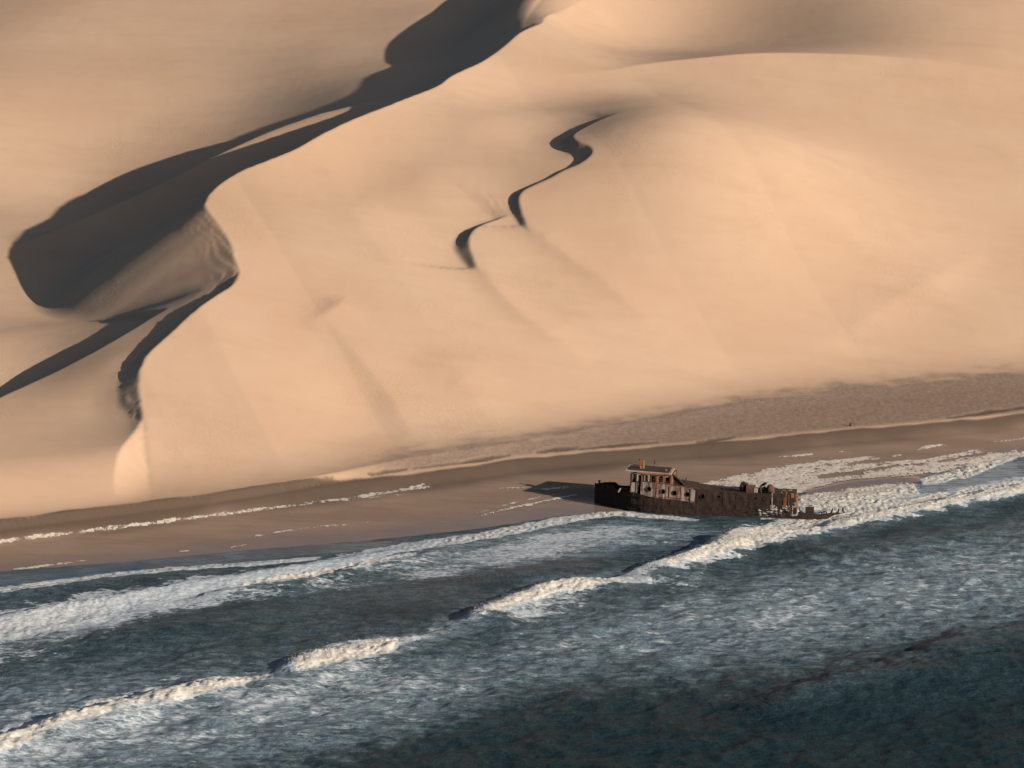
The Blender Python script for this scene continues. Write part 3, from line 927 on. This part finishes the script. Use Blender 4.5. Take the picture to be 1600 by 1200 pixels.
def plate(name, x0, x1, zb, zt, yf, mat, parent, hole=None, dx=.07, dz=.07, thick=.05, label=None):
    nx = max(2, int((x1 - x0) / dx) + 1)
    xs = np.linspace(x0, x1, nx)
    b, tp = zb(xs), zt(xs)
    nz = max(2, int(np.max(tp - b) / dz) + 1)
    v = np.linspace(0, 1, nz)[:, None]
    Xg = np.repeat(xs[None], nz, 0)
    Zg = b[None] + (tp - b)[None] * v
    Yg = yf(Xg, Zg)
    Xc = (Xg[:-1, :-1] + Xg[1:, 1:]) / 2
    Zc = (Zg[:-1, :-1] + Zg[1:, 1:]) / 2
    keep_ = np.ones(Xc.shape, bool) if hole is None else ~hole(Xc, Zc)
    i = (np.arange(nz - 1)[:, None] * nx + np.arange(nx - 1)[None])[keep_]
    F = np.stack([i, i + 1, i + nx + 1, i + nx], 1)
    V = np.stack([Xg.ravel(), Yg.ravel(), Zg.ravel()], 1)
    used = np.zeros(len(V), bool)
    used[F.ravel()] = True
    rem = np.cumsum(used) - 1
    me = bpy.data.meshes.new(name)
    me.from_pydata(V[used].tolist(), [], rem[F].tolist())
    o = part(name, me, mat, parent, label)
    md = o.modifiers.new('thickness', 'SOLIDIFY')
    md.thickness = thick
    md.offset = 0
    return o


class MB:
    def __init__(self):
        self.b = bmesh.new()

    def box(self, c, size, rot=(0, 0, 0), bev=.015):
        r = bmesh.ops.create_cube(self.b, size=1)
        vs = r['verts']
        M = Matrix.Translation(c) @ Matrix.Rotation(rot[2], 4, 'Z') @ Matrix.Rotation(rot[1], 4, 'Y') @ Matrix.Rotation(rot[0], 4, 'X') @ Matrix.Diagonal((*size, 1))
        bmesh.ops.transform(self.b, matrix=M, verts=vs)
        if bev:
            es = list({e for v in vs for e in v.link_edges})
            bmesh.ops.bevel(self.b, geom=es, offset=bev, segments=1, affect='EDGES')
        return self

    def tube(self, pts, r, n=6):
        pts = [Vector(p) for p in pts]
        rs = r if isinstance(r, (list, tuple)) else [r] * len(pts)
        rings = []
        for k, p in enumerate(pts):
            d = (pts[min(k + 1, len(pts) - 1)] - pts[max(k - 1, 0)]).normalized()
            a = d.orthogonal().normalized() if k == 0 else (a - d * a.dot(d)).normalized()
            c = d.cross(a)
            rings.append([self.b.verts.new(p + (a * math.cos(2 * math.pi * j / n) + c * math.sin(2 * math.pi * j / n)) * rs[k]) for j in range(n)])
        for q, w in zip(rings, rings[1:]):
            for j in range(n):
                self.b.faces.new((q[j], q[(j + 1) % n], w[(j + 1) % n], w[j]))
        self.b.faces.new(rings[0][::-1])
        self.b.faces.new(rings[-1])
        return self

    def ring(self, c, r, tube_r, n=18, axis='Y', a0=0, a1=2 * math.pi):
        closed = abs(a1 - a0 - 2 * math.pi) < 1e-3
        pts = []
        for k in range(n + (0 if closed else 1)):
            a = a0 + (a1 - a0) * k / n
            u, v = r * math.cos(a), r * math.sin(a)
            pts.append(Vector(c) + (Vector((u, 0, v)) if axis == 'Y' else Vector((0, u, v))))
        if closed:
            m = 6
            rg = []
            for p in pts:
                d = (p - Vector(c)).normalized()
                ax = Vector((0, 1, 0)) if axis == 'Y' else Vector((1, 0, 0))
                rg.append([self.b.verts.new(p + (d * math.cos(2 * math.pi * j / m) + ax * math.sin(2 * math.pi * j / m)) * tube_r) for j in range(m)])
            for k in range(n):
                q, w = rg[k], rg[(k + 1) % n]
                for j in range(m):
                    self.b.faces.new((q[j], q[(j + 1) % m], w[(j + 1) % m], w[j]))
        else:
            self.tube(pts, tube_r)
        return self

    def dome(self, c, rad, n=14, m=6, cut=0.0):
        rows = []
        for k in range(m + 1):
            a = math.pi / 2 * k / m
            rows.append([self.b.verts.new((c[0] + rad[0] * math.cos(a) * math.cos(2 * math.pi * j / n), c[1] + rad[1] * math.cos(a) * math.sin(2 * math.pi * j / n), c[2] + rad[2] * math.sin(a))) for j in range(n)])
        for q, w in zip(rows, rows[1:]):
            for j in range(n):
                self.b.faces.new((q[j], q[(j + 1) % n], w[(j + 1) % n], w[j]))
        return self

    def rough(self, amt, f=3.0, seed=0.0):
        for v in self.b.verts:
            p = v.co
            v.co += Vector((float(perlin(p.y * f + seed, p.z * f)), float(perlin(p.x * f + seed, p.z * f + 5)), float(perlin(p.x * f, p.y * f + seed)))) * amt
        return self

    def build(self, name, mat, parent, label=None):
        me = bpy.data.meshes.new(name)
        bmesh.ops.recalc_face_normals(self.b, faces=self.b.faces)
        self.b.to_mesh(me)
        self.b.free()
        return part(name, me, mat, parent, label)


def P3(px, py, yy):
    X, Zz = lp(px, py, yy)
    return Vector((X, yy, Zz))


X_STERN = lp(1292, 806)[0]
BOW_X = lp(930, 757, 0.0)[0]


def half_beam(Xa, Za):
    q = np.clip((Xa - BOW_X) / 6.5, 0, 1)
    deckb = 2.62 * np.sin(q * np.pi / 2) ** .75
    q2 = np.clip((Xa - BOW_X - .35) / 9.0, 0, 1)
    lowb = 2.35 * np.sin(q2 * np.pi / 2) ** .9
    k = np.clip((Za + .8) / 3.0, 0, 1)
    b_ = lowb + (deckb - lowb) * k ** .7
    aft = np.clip((Xa - 19) / 7, 0, 1.2)
    return b_ * (1 - .22 * aft ** 2) + .035 * perlin(Xa * 1.7, Za * 1.3) * np.clip(q * 2, 0, 1)


top_raw = prof([(925, 754), (940, 758), (957, 761), (958.5, 764.5), (966, 767), (982, 768), (1000, 772), (1020, 777), (1060, 781), (1085, 785), (1086, 763.5), (1110, 766.5), (1140, 768.5), (1200, 771), (1243, 773), (1244.5, 799), (1262, 803), (1290, 806), (1330, 806)])
BOWZ = lp(930, 755.5, 0.0)[1]


def hull_top(Xa):
    b = top_raw(Xa)
    k = np.clip(1 - (Xa - BOW_X) / 1.9, 0, 1)
    z = b * (1 - k) + BOWZ * k
    return z + .05 * perlin(Xa * 4.0, 0 * Xa + 3) + .22 * np.maximum(perlin(Xa * 5.1, 0 * Xa + 8), 0) * (Xa > lp(1086, 765)[0])


PORT = [(1014, 764), (1036, 768), (1054, 770.3), (1074, 772.5), (1098, 775.5), (1123, 777.3), (1180.5, 779.5), (1196.5, 779.6)]
PORTL = [lp(px, py, -2.6) for px, py in PORT]
gap = [rect(1177, 796, 1190, 806), rect(1191.5, 797, 1203, 806), rect(1203, 788, 1211, 805), rect(1211, 794, 1215, 804), rect(1218, 798, 1246, 805), rect(1222, 791, 1231, 800), rect(1232, 786, 1234, 805), rect(1238, 785, 1247, 806), rect(1235, 779, 1239, 787)]
RAG = [(px, py, r) for px, py, r in [(1165, 801, .10), (1170, 795, .14), (1152, 799, .08), (1140, 796, .07), (1094, 798, .08), (1158, 797, .08), (1110, 793, .05), (1128, 801, .06)]]
RAGL = [(*lp(px, py), r) for px, py, r in RAG]


def port_hole(Xa, Za):
    m = np.zeros(Xa.shape, bool)
    for cx, cz in PORTL:
        m |= (Xa - cx) ** 2 + (Za - cz) ** 2 < .225 ** 2
    return m


def hull_hole(Xa, Za):
    m = port_hole(Xa, Za)
    jx = .10 * perlin(Xa * 3.3, Za * 3.3)
    jz = .14 * perlin(Xa * 7.0, Za * 1.2 + 4)
    for x0, z0, x1, z1 in gap:
        m |= (Xa + jx > x0) & (Xa + jx < x1) & (Za + jz > z0) & (Za + jz < z1)
    for cx, cz, r in RAGL:
        m |= np.hypot(Xa - cx + jx, Za - cz + jz) < r * 1.2
    return m


KEEL = lambda Xa: 0 * Xa - 1.5
hull = plate('hull', BOW_X, X_STERN, KEEL, hull_top, lambda a, z: -half_beam(a, z), M_HULL, ship, hull_hole, .07, .07, .05)
far_top = lambda Xa: np.minimum(hull_top(Xa), BOWZ + .25) - .05 - .25 * np.clip((Xa - 5) / 8, 0, 1)


def far_hole(Xa, Za):
    return (Xa > lp(1240, 780)[0] + .4 * perlin(Za * 3, Xa * .1)) & (Za > -.1 + .2 * perlin(Xa * 4, Za))


plate('far_shell', BOW_X, X_STERN - .5, KEEL, far_top, lambda a, z: half_beam(a, z), M_HULL, ship, far_hole, .12, .12, .05)
# stem bar and rubbing strake, plate seams that stand proud
mb = MB()
mb.tube([(BOW_X + .02 + .12 * k, 0, BOWZ + .06 - (BOWZ + 1.4) * k) for k in np.linspace(0, 1, 6)], .07)
mb.build('stem_bar', M_HULL, hull)
mb = MB()
for zz in (.9, 1.75):
    xs_ = np.linspace(BOW_X + .5, lp(1200, 780)[0], 40)
    mb.tube([(float(a), -float(half_beam(np.array([a]), np.array([zz]))[0]) - .03, zz + .03 * math.sin(a)) for a in xs_], .035, 4)
mb.build('strake', M_HULL, hull)
for k in range(14):
    a = BOW_X + 1.4 + k * 1.38
    zt = min(float(hull_top(np.array([a]))[0]) - .1, 2.4)
    mb = MB()
    mb.tube([(a, -float(half_beam(np.array([a]), np.array([z]))[0]) - .02, z) for z in np.linspace(.35, zt, 5)], .028, 4)
    mb.build('plate_seam', M_HULL, hull)
for cx, cz in PORTL:
    yb = -float(half_beam(np.array([cx]), np.array([cz]))[0])
    if lp(1001, 770)[0] < cx < lp(1085, 770)[0]:
        yb = -float(half_beam(np.array([cx]), np.array([min(cz, 1.9)]))[0]) - .02
    mb = MB().ring((cx, yb - .04, cz), .245, .028)
    mb.build('porthole_rim', M_DARK, hull)

# decks
fore = lp(984, 768)[0]
house_end = lp(1087, 764)[0]
aft_end = lp(1243, 773)[0]


def deck(name, x0, x1, zf, mat, hole=None):
    xs_ = np.linspace(x0, x1, max(4, int((x1 - x0) / .25)))
    ys_ = np.linspace(-1, 1, 13)
    V, F = [], []
    for a in xs_:
        z = float(zf(np.array([a]))[0])
        hb = float(half_beam(np.array([a]), np.array([z]))[0]) - .06
        for y in ys_:
            V.append((a, y * hb, z + .05 * (1 - y * y)))
    m = len(ys_)
    for i in range(len(xs_) - 1):
        for j in range(m - 1):
            cxx, cyy = (xs_[i] + xs_[i + 1]) / 2, (ys_[j] + ys_[j + 1]) / 2
            if hole and hole(cxx, cyy):
                continue
            F.append((i * m + j, (i + 1) * m + j, (i + 1) * m + j + 1, i * m + j + 1))
    me = bpy.data.meshes.new(name)
    me.from_pydata(V, [], F)
    o = part(name, me, mat, ship)
    md = o.modifiers.new('thickness', 'SOLIDIFY')
    md.thickness = .05
    return o


fdz = BOWZ - .75
deck('foredeck', BOW_X + .5, fore + .4, lambda a: 0 * a + fdz, M_DARK)
house_top = prof([(1000, 751.5), (1020, 753.8), (1040, 756.3), (1066, 760), (1086, 763), (1100, 765.5)])
deck('house_deck', fore + .4, house_end, lambda a: np.minimum(house_top(a), house_top(np.array([lp(1005, 752)[0]]))) - .08, M_HULL)
deck('main_deck', house_end, aft_end, lambda a: top_raw(a) - .12, M_HULL, lambda a, y: float(perlin(np.array([a * .9]), np.array([y * 2.0]))[0]) > .38 and a > lp(1125, 770)[0])

# deckhouse side, flush above the dark hull
hb0 = lambda a, z: -half_beam(a, np.minimum(z, 1.9)) + .02
house_bot = lambda a: np.minimum(top_raw(a), 9)
h_top = lambda a: house_top(a) + .03 * perlin(a * 5, 0 * a)
dh = plate('deckhouse_side', lp(1001.5, 750)[0], lp(1085.6, 770)[0], lambda a: prof([(1000, 772), (1020, 777), (1060, 781), (1086, 785)])(a) - .02, h_top, lambda a, z: hb0(a, z) - .035, M_HOUSE, ship, lambda a, z: port_hole(a, z), .06, .06, .05, 'deckhouse side of peeling white paint with rust streaks and round portholes')
mb = MB()
xs_ = np.linspace(lp(1001, 750)[0], house_end + .4, 24)
mb.tube([(float(a), float(hb0(np.array([a]), np.array([2.0]))[0]) - .06, float(house_top(np.array([a]))[0]) + .02) for a in xs_], .05, 5)
mb.build('edge_rail', M_RED, dh)
for px in (1026, 1046, 1064, 1079):
    a = lp(px, 770)[0]
    zt_ = float(house_top(np.array([a]))[0])
    mb = MB().box((a, float(hb0(np.array([a]), np.array([2.0]))[0]) - .08, zt_ - .75), (.09, .06, 1.35))
    mb.build('stiffener', M_ORANGE if px in (1046,) else M_HOUSE, dh)
a0, z0_ = lp(1082.5, 774)
MB().box((a0, float(hb0(np.array([a0]), np.array([2.0]))[0]) - .09, z0_), (.42, .05, 1.15), (0, .06, 0)).rough(.03).build('loose_panel', M_PALE, dh)

plate('deckhouse_far_side', fore + .5, house_end, lambda a: far_top(a) - .3, lambda a: house_top(a) - .06, lambda a, z: half_beam(a, z) - .02, M_DARK, ship, None, .15, .12, .05)
# wheelhouse
YN, YF = -2.25, 1.9
wh = bpy.data.objects.new('wheelhouse', None)
COL.objects.link(wh)
wh.parent = ship
wt = prof([(980, 737.5), (1000, 739), (1030, 741), (1053, 743)], YN)
wb_ = prof([(980, 769), (1000, 771), (1001, 753), (1030, 756.5), (1060, 760)], YN)
LEAN = .10
ZL = lp(1000, 770, YN)[1]


def holes_of(rs):
    R_ = [rect(*r, YN) for r in rs]

    def fn(a, z):
        m = np.zeros(a.shape, bool)
        j = .025 * perlin(a * 9, z * 9)
        aa = a - LEAN * (z - ZL) * 0
        for x0, z0, x1, z1 in R_:
            m |= (aa + j > x0) & (aa + j < x1) & (z + j > z0) & (z + j < z1)
        return m
    return fn


openings = [(986.5, 739.5, 993, 753), (997, 740, 1001.5, 773), (1007.6, 741.5, 1012, 752.5), (1017.5, 743.5, 1024.5, 755), (1028.5, 743.5, 1036, 754), (1039, 743.5, 1046.5, 755.5)]
wx0, wx1 = lp(984.5, 760, YN)[0], lp(1052, 750, YN)[0]
plate('near_wall', wx0, wx1, wb_, wt, lambda a, z: 0 * a + YN + .02 * perlin(a * 3, z * 3), M_HOUSE, wh, holes_of(openings), .05, .05, .05)
far_open = [(990, 742, 999, 755), (1004, 742, 1012, 755), (1015, 742, 1027, 757), (1030, 743, 1040, 754)]
plate('far_wall', wx0, wx1, lambda a: wb_(np.maximum(a, lp(1001, 752, YN)[0])) - .2, wt, lambda a, z: 0 * a + YF, M_DARK, wh, holes_of(far_open), .09, .09, .05)


def cross_wall(name, xx, zb, zt, opens, mat, lean=0.0):
    ny_, nz_ = 42, 26
    ys_ = np.linspace(YN + .05, YF - .05, ny_)
    zs_ = np.linspace(zb, zt, nz_)
    V = [(xx + lean * (z - zb), y, z) for z in zs_ for y in ys_]
    F = []
    for i in range(nz_ - 1):
        for j in range(ny_ - 1):
            y, z = (ys_[j] + ys_[j + 1]) / 2, ((zs_[i] + zs_[i + 1]) / 2 - zb) / (zt - zb)
            if any(y0 < y < y1 and q0 < z < q1 for y0, q0, y1, q1 in opens):
                continue
            F.append((i * ny_ + j, i * ny_ + j + 1, (i + 1) * ny_ + j + 1, (i + 1) * ny_ + j))
    me = bpy.data.meshes.new(name)
    me.from_pydata(V, [], F)
    o = part(name, me, mat, wh)
    o.modifiers.new('thickness', 'SOLIDIFY').thickness = .05
    return o


zdk = lp(990, 769, YN)[1]
zrf = lp(990, 738.5, YN)[1]
cross_wall('front_wall', wx0 + .05, zdk, zrf - .03, [(-1.9, .52, -.9, .92), (-.6, .52, .4, .92), (.7, .52, 1.6, .92)], M_HOUSE, .10)
zmid = lp(1045, 757, YN)[1]
cross_wall('aft_wall', wx1 - .1, zmid, lp(1045, 743, YN)[1] - .02, [(-1.4, .1, -.5, .9), (.2, .35, 1.2, .85)], M_ORANGE)

# posts and frames of the near wall
def bar(name, p0, p1, w, mat, parent, yy=YN - .06, label=None):
    a, b = P3(*p0, yy), P3(*p1, yy)
    d = b - a
    ang = math.atan2(d.x, d.z)
    return MB().box((a + b) / 2, (w, .10, d.length), (0, ang, 0)).build(name, mat, parent, label)


bar('post', (984.5, 769), (987.5, 739), .13, M_DARK, wh)
bar('post', (994.5, 771), (996.2, 740), .14, M_PALE, wh)
bar('post', (1002.5, 771), (1003, 740), .12, M_HOUSE, wh)
bar('post', (1013.3, 752), (1014, 741), .14, M_PALE, wh)
bar('post', (1048.8, 757), (1050, 741), .24, M_ORANGE, wh)
bar('door_panel', (988.5, 769), (988.7, 754), .42, M_PALE, wh, YN - .03)


def frame(x0, y0, x1, y1, w, mat):
    p = [P3(x0, y0, YN - .05), P3(x1, y0 + .3, YN - .05), P3(x1, y1 + .3, YN - .05), P3(x0, y1, YN - .05)]
    mb = MB()
    for i in range(4):
        a, b = p[i], p[(i + 1) % 4]
        d = b - a
        mb.box((a + b) / 2, (w, .09, d.length + w * (1 if i % 2 else -1) * .98), (0, math.atan2(d.x, d.z), 0), .01)
    return mb.build('window_frame', mat, wh)


frame(1007.2, 741, 1012.4, 753, .07, M_HOUSE)
frame(1017, 743, 1025, 755.5, .09, M_RED)
frame(1027.3, 742.5, 1037, 755, .16, M_ORANGE)
frame(1038.5, 743, 1047, 756, .09, M_RED)
# roof with forward overhang
mb = MB()
ra, rb = P3(977.5, 735.2, YN - .15), P3(1049, 741.5, YN - .15)
rc = (ra + rb) / 2
mb.box((rc.x, (YN + YF) / 2, rc.z), ((rb - ra).length, YF - YN + .35, .13), (0, -math.atan2((rb - ra).z, (rb - ra).x), 0))
roof = mb.rough(.02).build('roof', M_PALE, wh)
mb = MB()
ra2, rb2 = P3(984, 733.0, YN + .2), P3(1046, 738.3, YN + .2)
rc = (ra2 + rb2) / 2
mb.box((rc.x, (YN + YF) / 2, rc.z), ((rb2 - ra2).length, YF - YN - .4, .06), (0, -math.atan2((rb2 - ra2).z, (rb2 - ra2).x), 0)).build('roof_sheet', M_DARK, roof)
bar('fascia', (1003, 739.6), (1046, 741.6), .20, M_ORANGE, wh, YN - .16)
bar('fascia', (1004, 753.5), (1050, 757.5), .12, M_RED, wh, YN - .07)
# sloping side plate aft of the wheelhouse
tri = [P3(1052, 742, YN), P3(1069.5, 758.5, YN), P3(1052, 757.5, YN)]
me = bpy.data.meshes.new('sloping_plate')
me.from_pydata([v + Vector((0, dy, 0)) for dy in (0, .06) for v in tri], [], [(0, 1, 2), (5, 4, 3), (0, 3, 4, 1), (1, 4, 5, 2), (2, 5, 3, 0)])
part('sloping_plate', me, M_DARK, wh)
MB().tube([P3(1051.5, 741.5, YN - .06), P3(1061, 749.5, YN - .06), P3(1070.5, 759, YN - .06)], .09, 5).build('handrail', M_DARK, wh)
MB().tube([P3(1051.5, 741.5, YF - .6), P3(1060, 748, YF - .6), P3(1069, 756, YF - .6)], .06, 5).build('handrail', M_DARK, wh)

# funnel, antenna and bits on the roof
yf_ = -.9
b0, b1 = P3(1003.2, 735, yf_), P3(1003.2, 719.5, yf_)
mb = MB()
for dx_, dy_ in ((-.17, -.2), (.17, -.2), (-.17, .2), (.17, .2)):
    mb.box(((b0.x + b1.x) / 2 + dx_, yf_ + dy_, (b0.z + b1.z) / 2), (.09, .09, b1.z - b0.z))
mb.box((b0.x + .02, yf_, b0.z + .3), (.40, .44, .45)).box((b0.x, yf_, b1.z - .15), (.42, .46, .09))
mb.box((b0.x + .16, yf_ - .02, (b0.z + b1.z) / 2), (.05, .36, (b1.z - b0.z) * .9)).build('funnel', M_ORANGE, ship, 'upright bright rusty funnel frame on the wheelhouse roof')
q = P3(999.5, 717.8, yf_)
MB().dome((q.x, q.y, q.z - .08), (.10, .10, .16), 8, 4).tube([q, P3(1001.5, 720, yf_)], .04).build('lamp_bracket', M_DARK, ship)
MB().tube([P3(1021.3, 738, -.6), P3(1021.5, 728, -.6), P3(1022.8, 723, -.6), P3(1022.2, 717.5, -.6)], [.05, .035, .03, .015], 5).tube([P3(1022.6, 724, -.6), P3(1024.2, 722, -.6)], .05, 5).build('antenna', M_DARK, ship)
MB().tube([P3(1033.2, 739, -.8), P3(1033.6, 731, -.8)], [.10, .03], 5).build('broken_post', M_DARK, ship)
MB().tube([P3(1039.8, 740, -1.2), P3(1040.6, 733, -1.2)], [.10, .07], 5).tube([P3(1043, 740, -1.2), P3(1042, 735, -1.2)], .06, 5).build('broken_post', M_ORANGE, ship)
# bow bollard
MB().tube([P3(937, 761, -.5), P3(936.6, 752, -.5)], [.10, .08], 8).dome(tuple(P3(936.6, 752, -.5)), (.17, .17, .14), 10, 4).build('bollard', M_DARK, ship)
MB().tube([P3(952, 762, -1.2), P3(952, 759, -1.2), P3(956.5, 760, -1.2), P3(956.5, 763, -1.2)], .05, 5).build('fairlead', M_DARK, ship)
# bulwark stays in the notch and the pale coaming
bar('bulwark_stay', (966, 769), (969.5, 763), .16, M_PALE, ship, -2.2)
MB().box(P3(976, 766.6, -1.4), (1.2, .9, .5)).rough(.04).build('hatch', M_DARK, ship)
# debris behind the wheelhouse
MB().tube([P3(1068, 759, -1.5), P3(1070.5, 752, -1.5), P3(1073, 746, -1.5)], [.10, .08, .04], 5).tube([P3(1069.8, 754, -1.5), P3(1066.5, 747.5, -1.5)], [.07, .03], 5).tube([P3(1070, 756, -1.5), P3(1074, 753.5, -1.5), P3(1074.6, 757, -1.5)], .06, 5).build('bent_davit', M_DARK, ship)
for px, y0, y1, r in ((1082.3, 765, 751.5, .035), (1124.5, 769, 756.5, .05), (1131.5, 769, 762.5, .08), (1137, 770, 764.5, .06), (1117, 768, 764, .07), (1146, 771, 766, .06), (1104, 767, 763.5, .05)):
    MB().tube([P3(px, y0, -2.2), P3(px + random.uniform(-.3, .5), y1, -2.2)], [r, r * .5], 5).build('stanchion', M_DARK, ship)

# stern machinery
c0, c1 = P3(1157.5, 770, -1.6), P3(1169.5, 768, -1.6)
mb = MB()
mb.tube([c0, P3(1157.6, 759, -1.6), P3(1159.5, 754.6, -1.6), P3(1163, 754.8, -1.6), P3(1167.5, 757.5, -1.6), P3(1169.5, 764, -1.6), c1], .14, 6)
mb.tube([c0 + Vector((0, .9, 0)), P3(1157.6, 759, -1.6) + Vector((0, .9, 0)), P3(1160, 755, -1.6) + Vector((0, .9, 0)), P3(1167, 757.5, -1.6) + Vector((0, .9, 0)), c1 + Vector((0, .9, 0))], .12, 6)
mb.box(P3(1163.5, 763, -1.2), (.35, .5, .9)).box(P3(1163, 758.3, -1.2), (.5, .9, .12)).rough(.02).build('winch', M_DARK, ship, 'dark arched winch frame on the after deck')
MB().box(P3(1173, 764.5, -1.5), (.95, .9, .85)).box(P3(1171, 760, -1.5), (.35, .5, .3)).rough(.06, 2).build('tank', M_RED, ship, 'reddish rusty tank beside the winch')
MB().box(P3(1181, 766.2, -1.8), (.40, .4, .5)).build('locker', M_PALE, ship, 'small pale square locker on the after deck')
mb = MB()
for pts in ([(1185.5, 770), (1187, 763), (1191, 758), (1196, 756.5)], [(1188, 770), (1190, 764), (1195, 761), (1198, 765), (1198, 771)], [(1186, 766), (1192, 767), (1199, 763)], [(1192, 757), (1194, 754.5), (1197, 755.5)]):
    mb.tube([P3(a, b, -1.5 + random.uniform(-.4, .4)) for a, b in pts], .12, 6)
mb.rough(.03).build('tangled_pipe', M_DARK, ship)
d0 = P3(1203, 771, -1.4)
MB().dome(tuple(d0), (.50, .7, 1.0)).rough(.06, 2.2, 3).build('ventilator_cowl', M_COWL, ship, 'brown dome shaped cowl on the after deck')
MB().tube([P3(1206.2, 770, -2.66), P3(1206.0, 795, -2.6)], .05, 5).build('pipe', M_PALE, ship)
MB().tube([P3(1220.5, 775, -2.5), P3(1220.8, 769, -2.5), P3(1223, 765.8, -2.5), P3(1226, 766, -2.5), P3(1228.3, 769.5, -2.5), P3(1228.5, 775, -2.5)], .09, 6).build('towing_arch', M_RUST, ship)
for px, y0, y1, w, m in ((1226.5, 772, 793, .34, M_RUST), (1232.2, 772, 796, .16, M_RED), (1235.2, 772, 800, .10, M_DARK), (1238, 771, 778, .35, M_ORANGE), (1243.5, 771.5, 779, .22, M_RUST)):
    a, b = P3(px, y0, -2.58), P3(px, y1, -2.58)
    yb = -float(half_beam(np.array([a.x]), np.array([1.5]))[0]) - .05
    MB().box(((a.x + b.x) / 2, yb, (a.z + b.z) / 2), (w, .09, a.z - b.z)).rough(.02).build('frame_post', m, ship)
# broken transom
tx = lp(1245, 775)[0]
mb = MB()
for y in (-1.9, -1.0, 0.2, 1.3):
    mb.box((tx, y, 1.45 + .2 * math.sin(y * 3)), (.08, .45, 1.9 - .5 * abs(y) / 2))
mb.rough(.05).build('transom_frame', M_RUST, ship)
# stubs along the torn lower hull, and the ribs at the very end
MB().box(P3(1241.7, 798.5, -2.4), (.36, .12, .75)).rough(.05).build('torn_plate', M_DARK, ship)
MB().box(P3(1265, 798.3, -2.3), (.90, .12, .85)).rough(.06).build('torn_plate', M_DARK, ship)
MB().box(P3(1236, 800, -2.4), (.20, .10, .7)).rough(.05).build('torn_plate', M_DARK, ship)
MB().box(P3(1228, 803.5, -2.4), (.9, .12, .7)).rough(.1).build('torn_plate', M_DARK, ship)
for pts, r in (([(1284.5, 808), (1284.3, 799.5)], .10), ([(1291, 807.5), (1291.4, 799.5)], .09), ([(1292.5, 807), (1293, 802.5)], .07), ([(1297.5, 804), (1299.5, 800), (1301, 794.5)], .11), ([(1297.5, 804), (1301, 802.5), (1303, 801.5)], .08), ([(1306, 802), (1309.5, 800), (1311, 796.5), (1309.5, 794.8)], .09), ([(1320, 801), (1317.2, 799), (1316.8, 793.5), (1318.5, 793.3)], .10)):
    MB().tube([P3(a, b, -2.0) for a, b in pts], [r] * (len(pts) - 1) + [r * .7], 6).build('rib', M_DARK, ship)
kz = [P3(a, b, -2.0) for a, b in ((1240, 813), (1262, 813), (1285, 809), (1297, 804.5), (1306, 802.5), (1313, 802))]
MB().tube(kz, [.5, .48, .40, .22, .10, .06], 8).build('bilge_keel', M_DARK, ship)

# ------------------------------------------------------------------ a stump on the berm
_x, _y = hit(1328, 666.5, base_height)
st_ = MB().tube([(0, 0, -.1), (.02, 0, .16), (.06, .02, .30), (.05, .03, .38)], [.13, .11, .10, .05], 7).tube([(.03, 0, .2), (.16, .03, .28)], [.05, .025], 5).rough(.03).build('driftwood_stump', M_DARK, None)
st_.location = (_x, _y, float(base_height(np.array([_x]), np.array([_y]))[0]))
st_['label'] = 'small dark stump standing on the sunlit berm edge above the beach'
st_['category'] = 'driftwood'
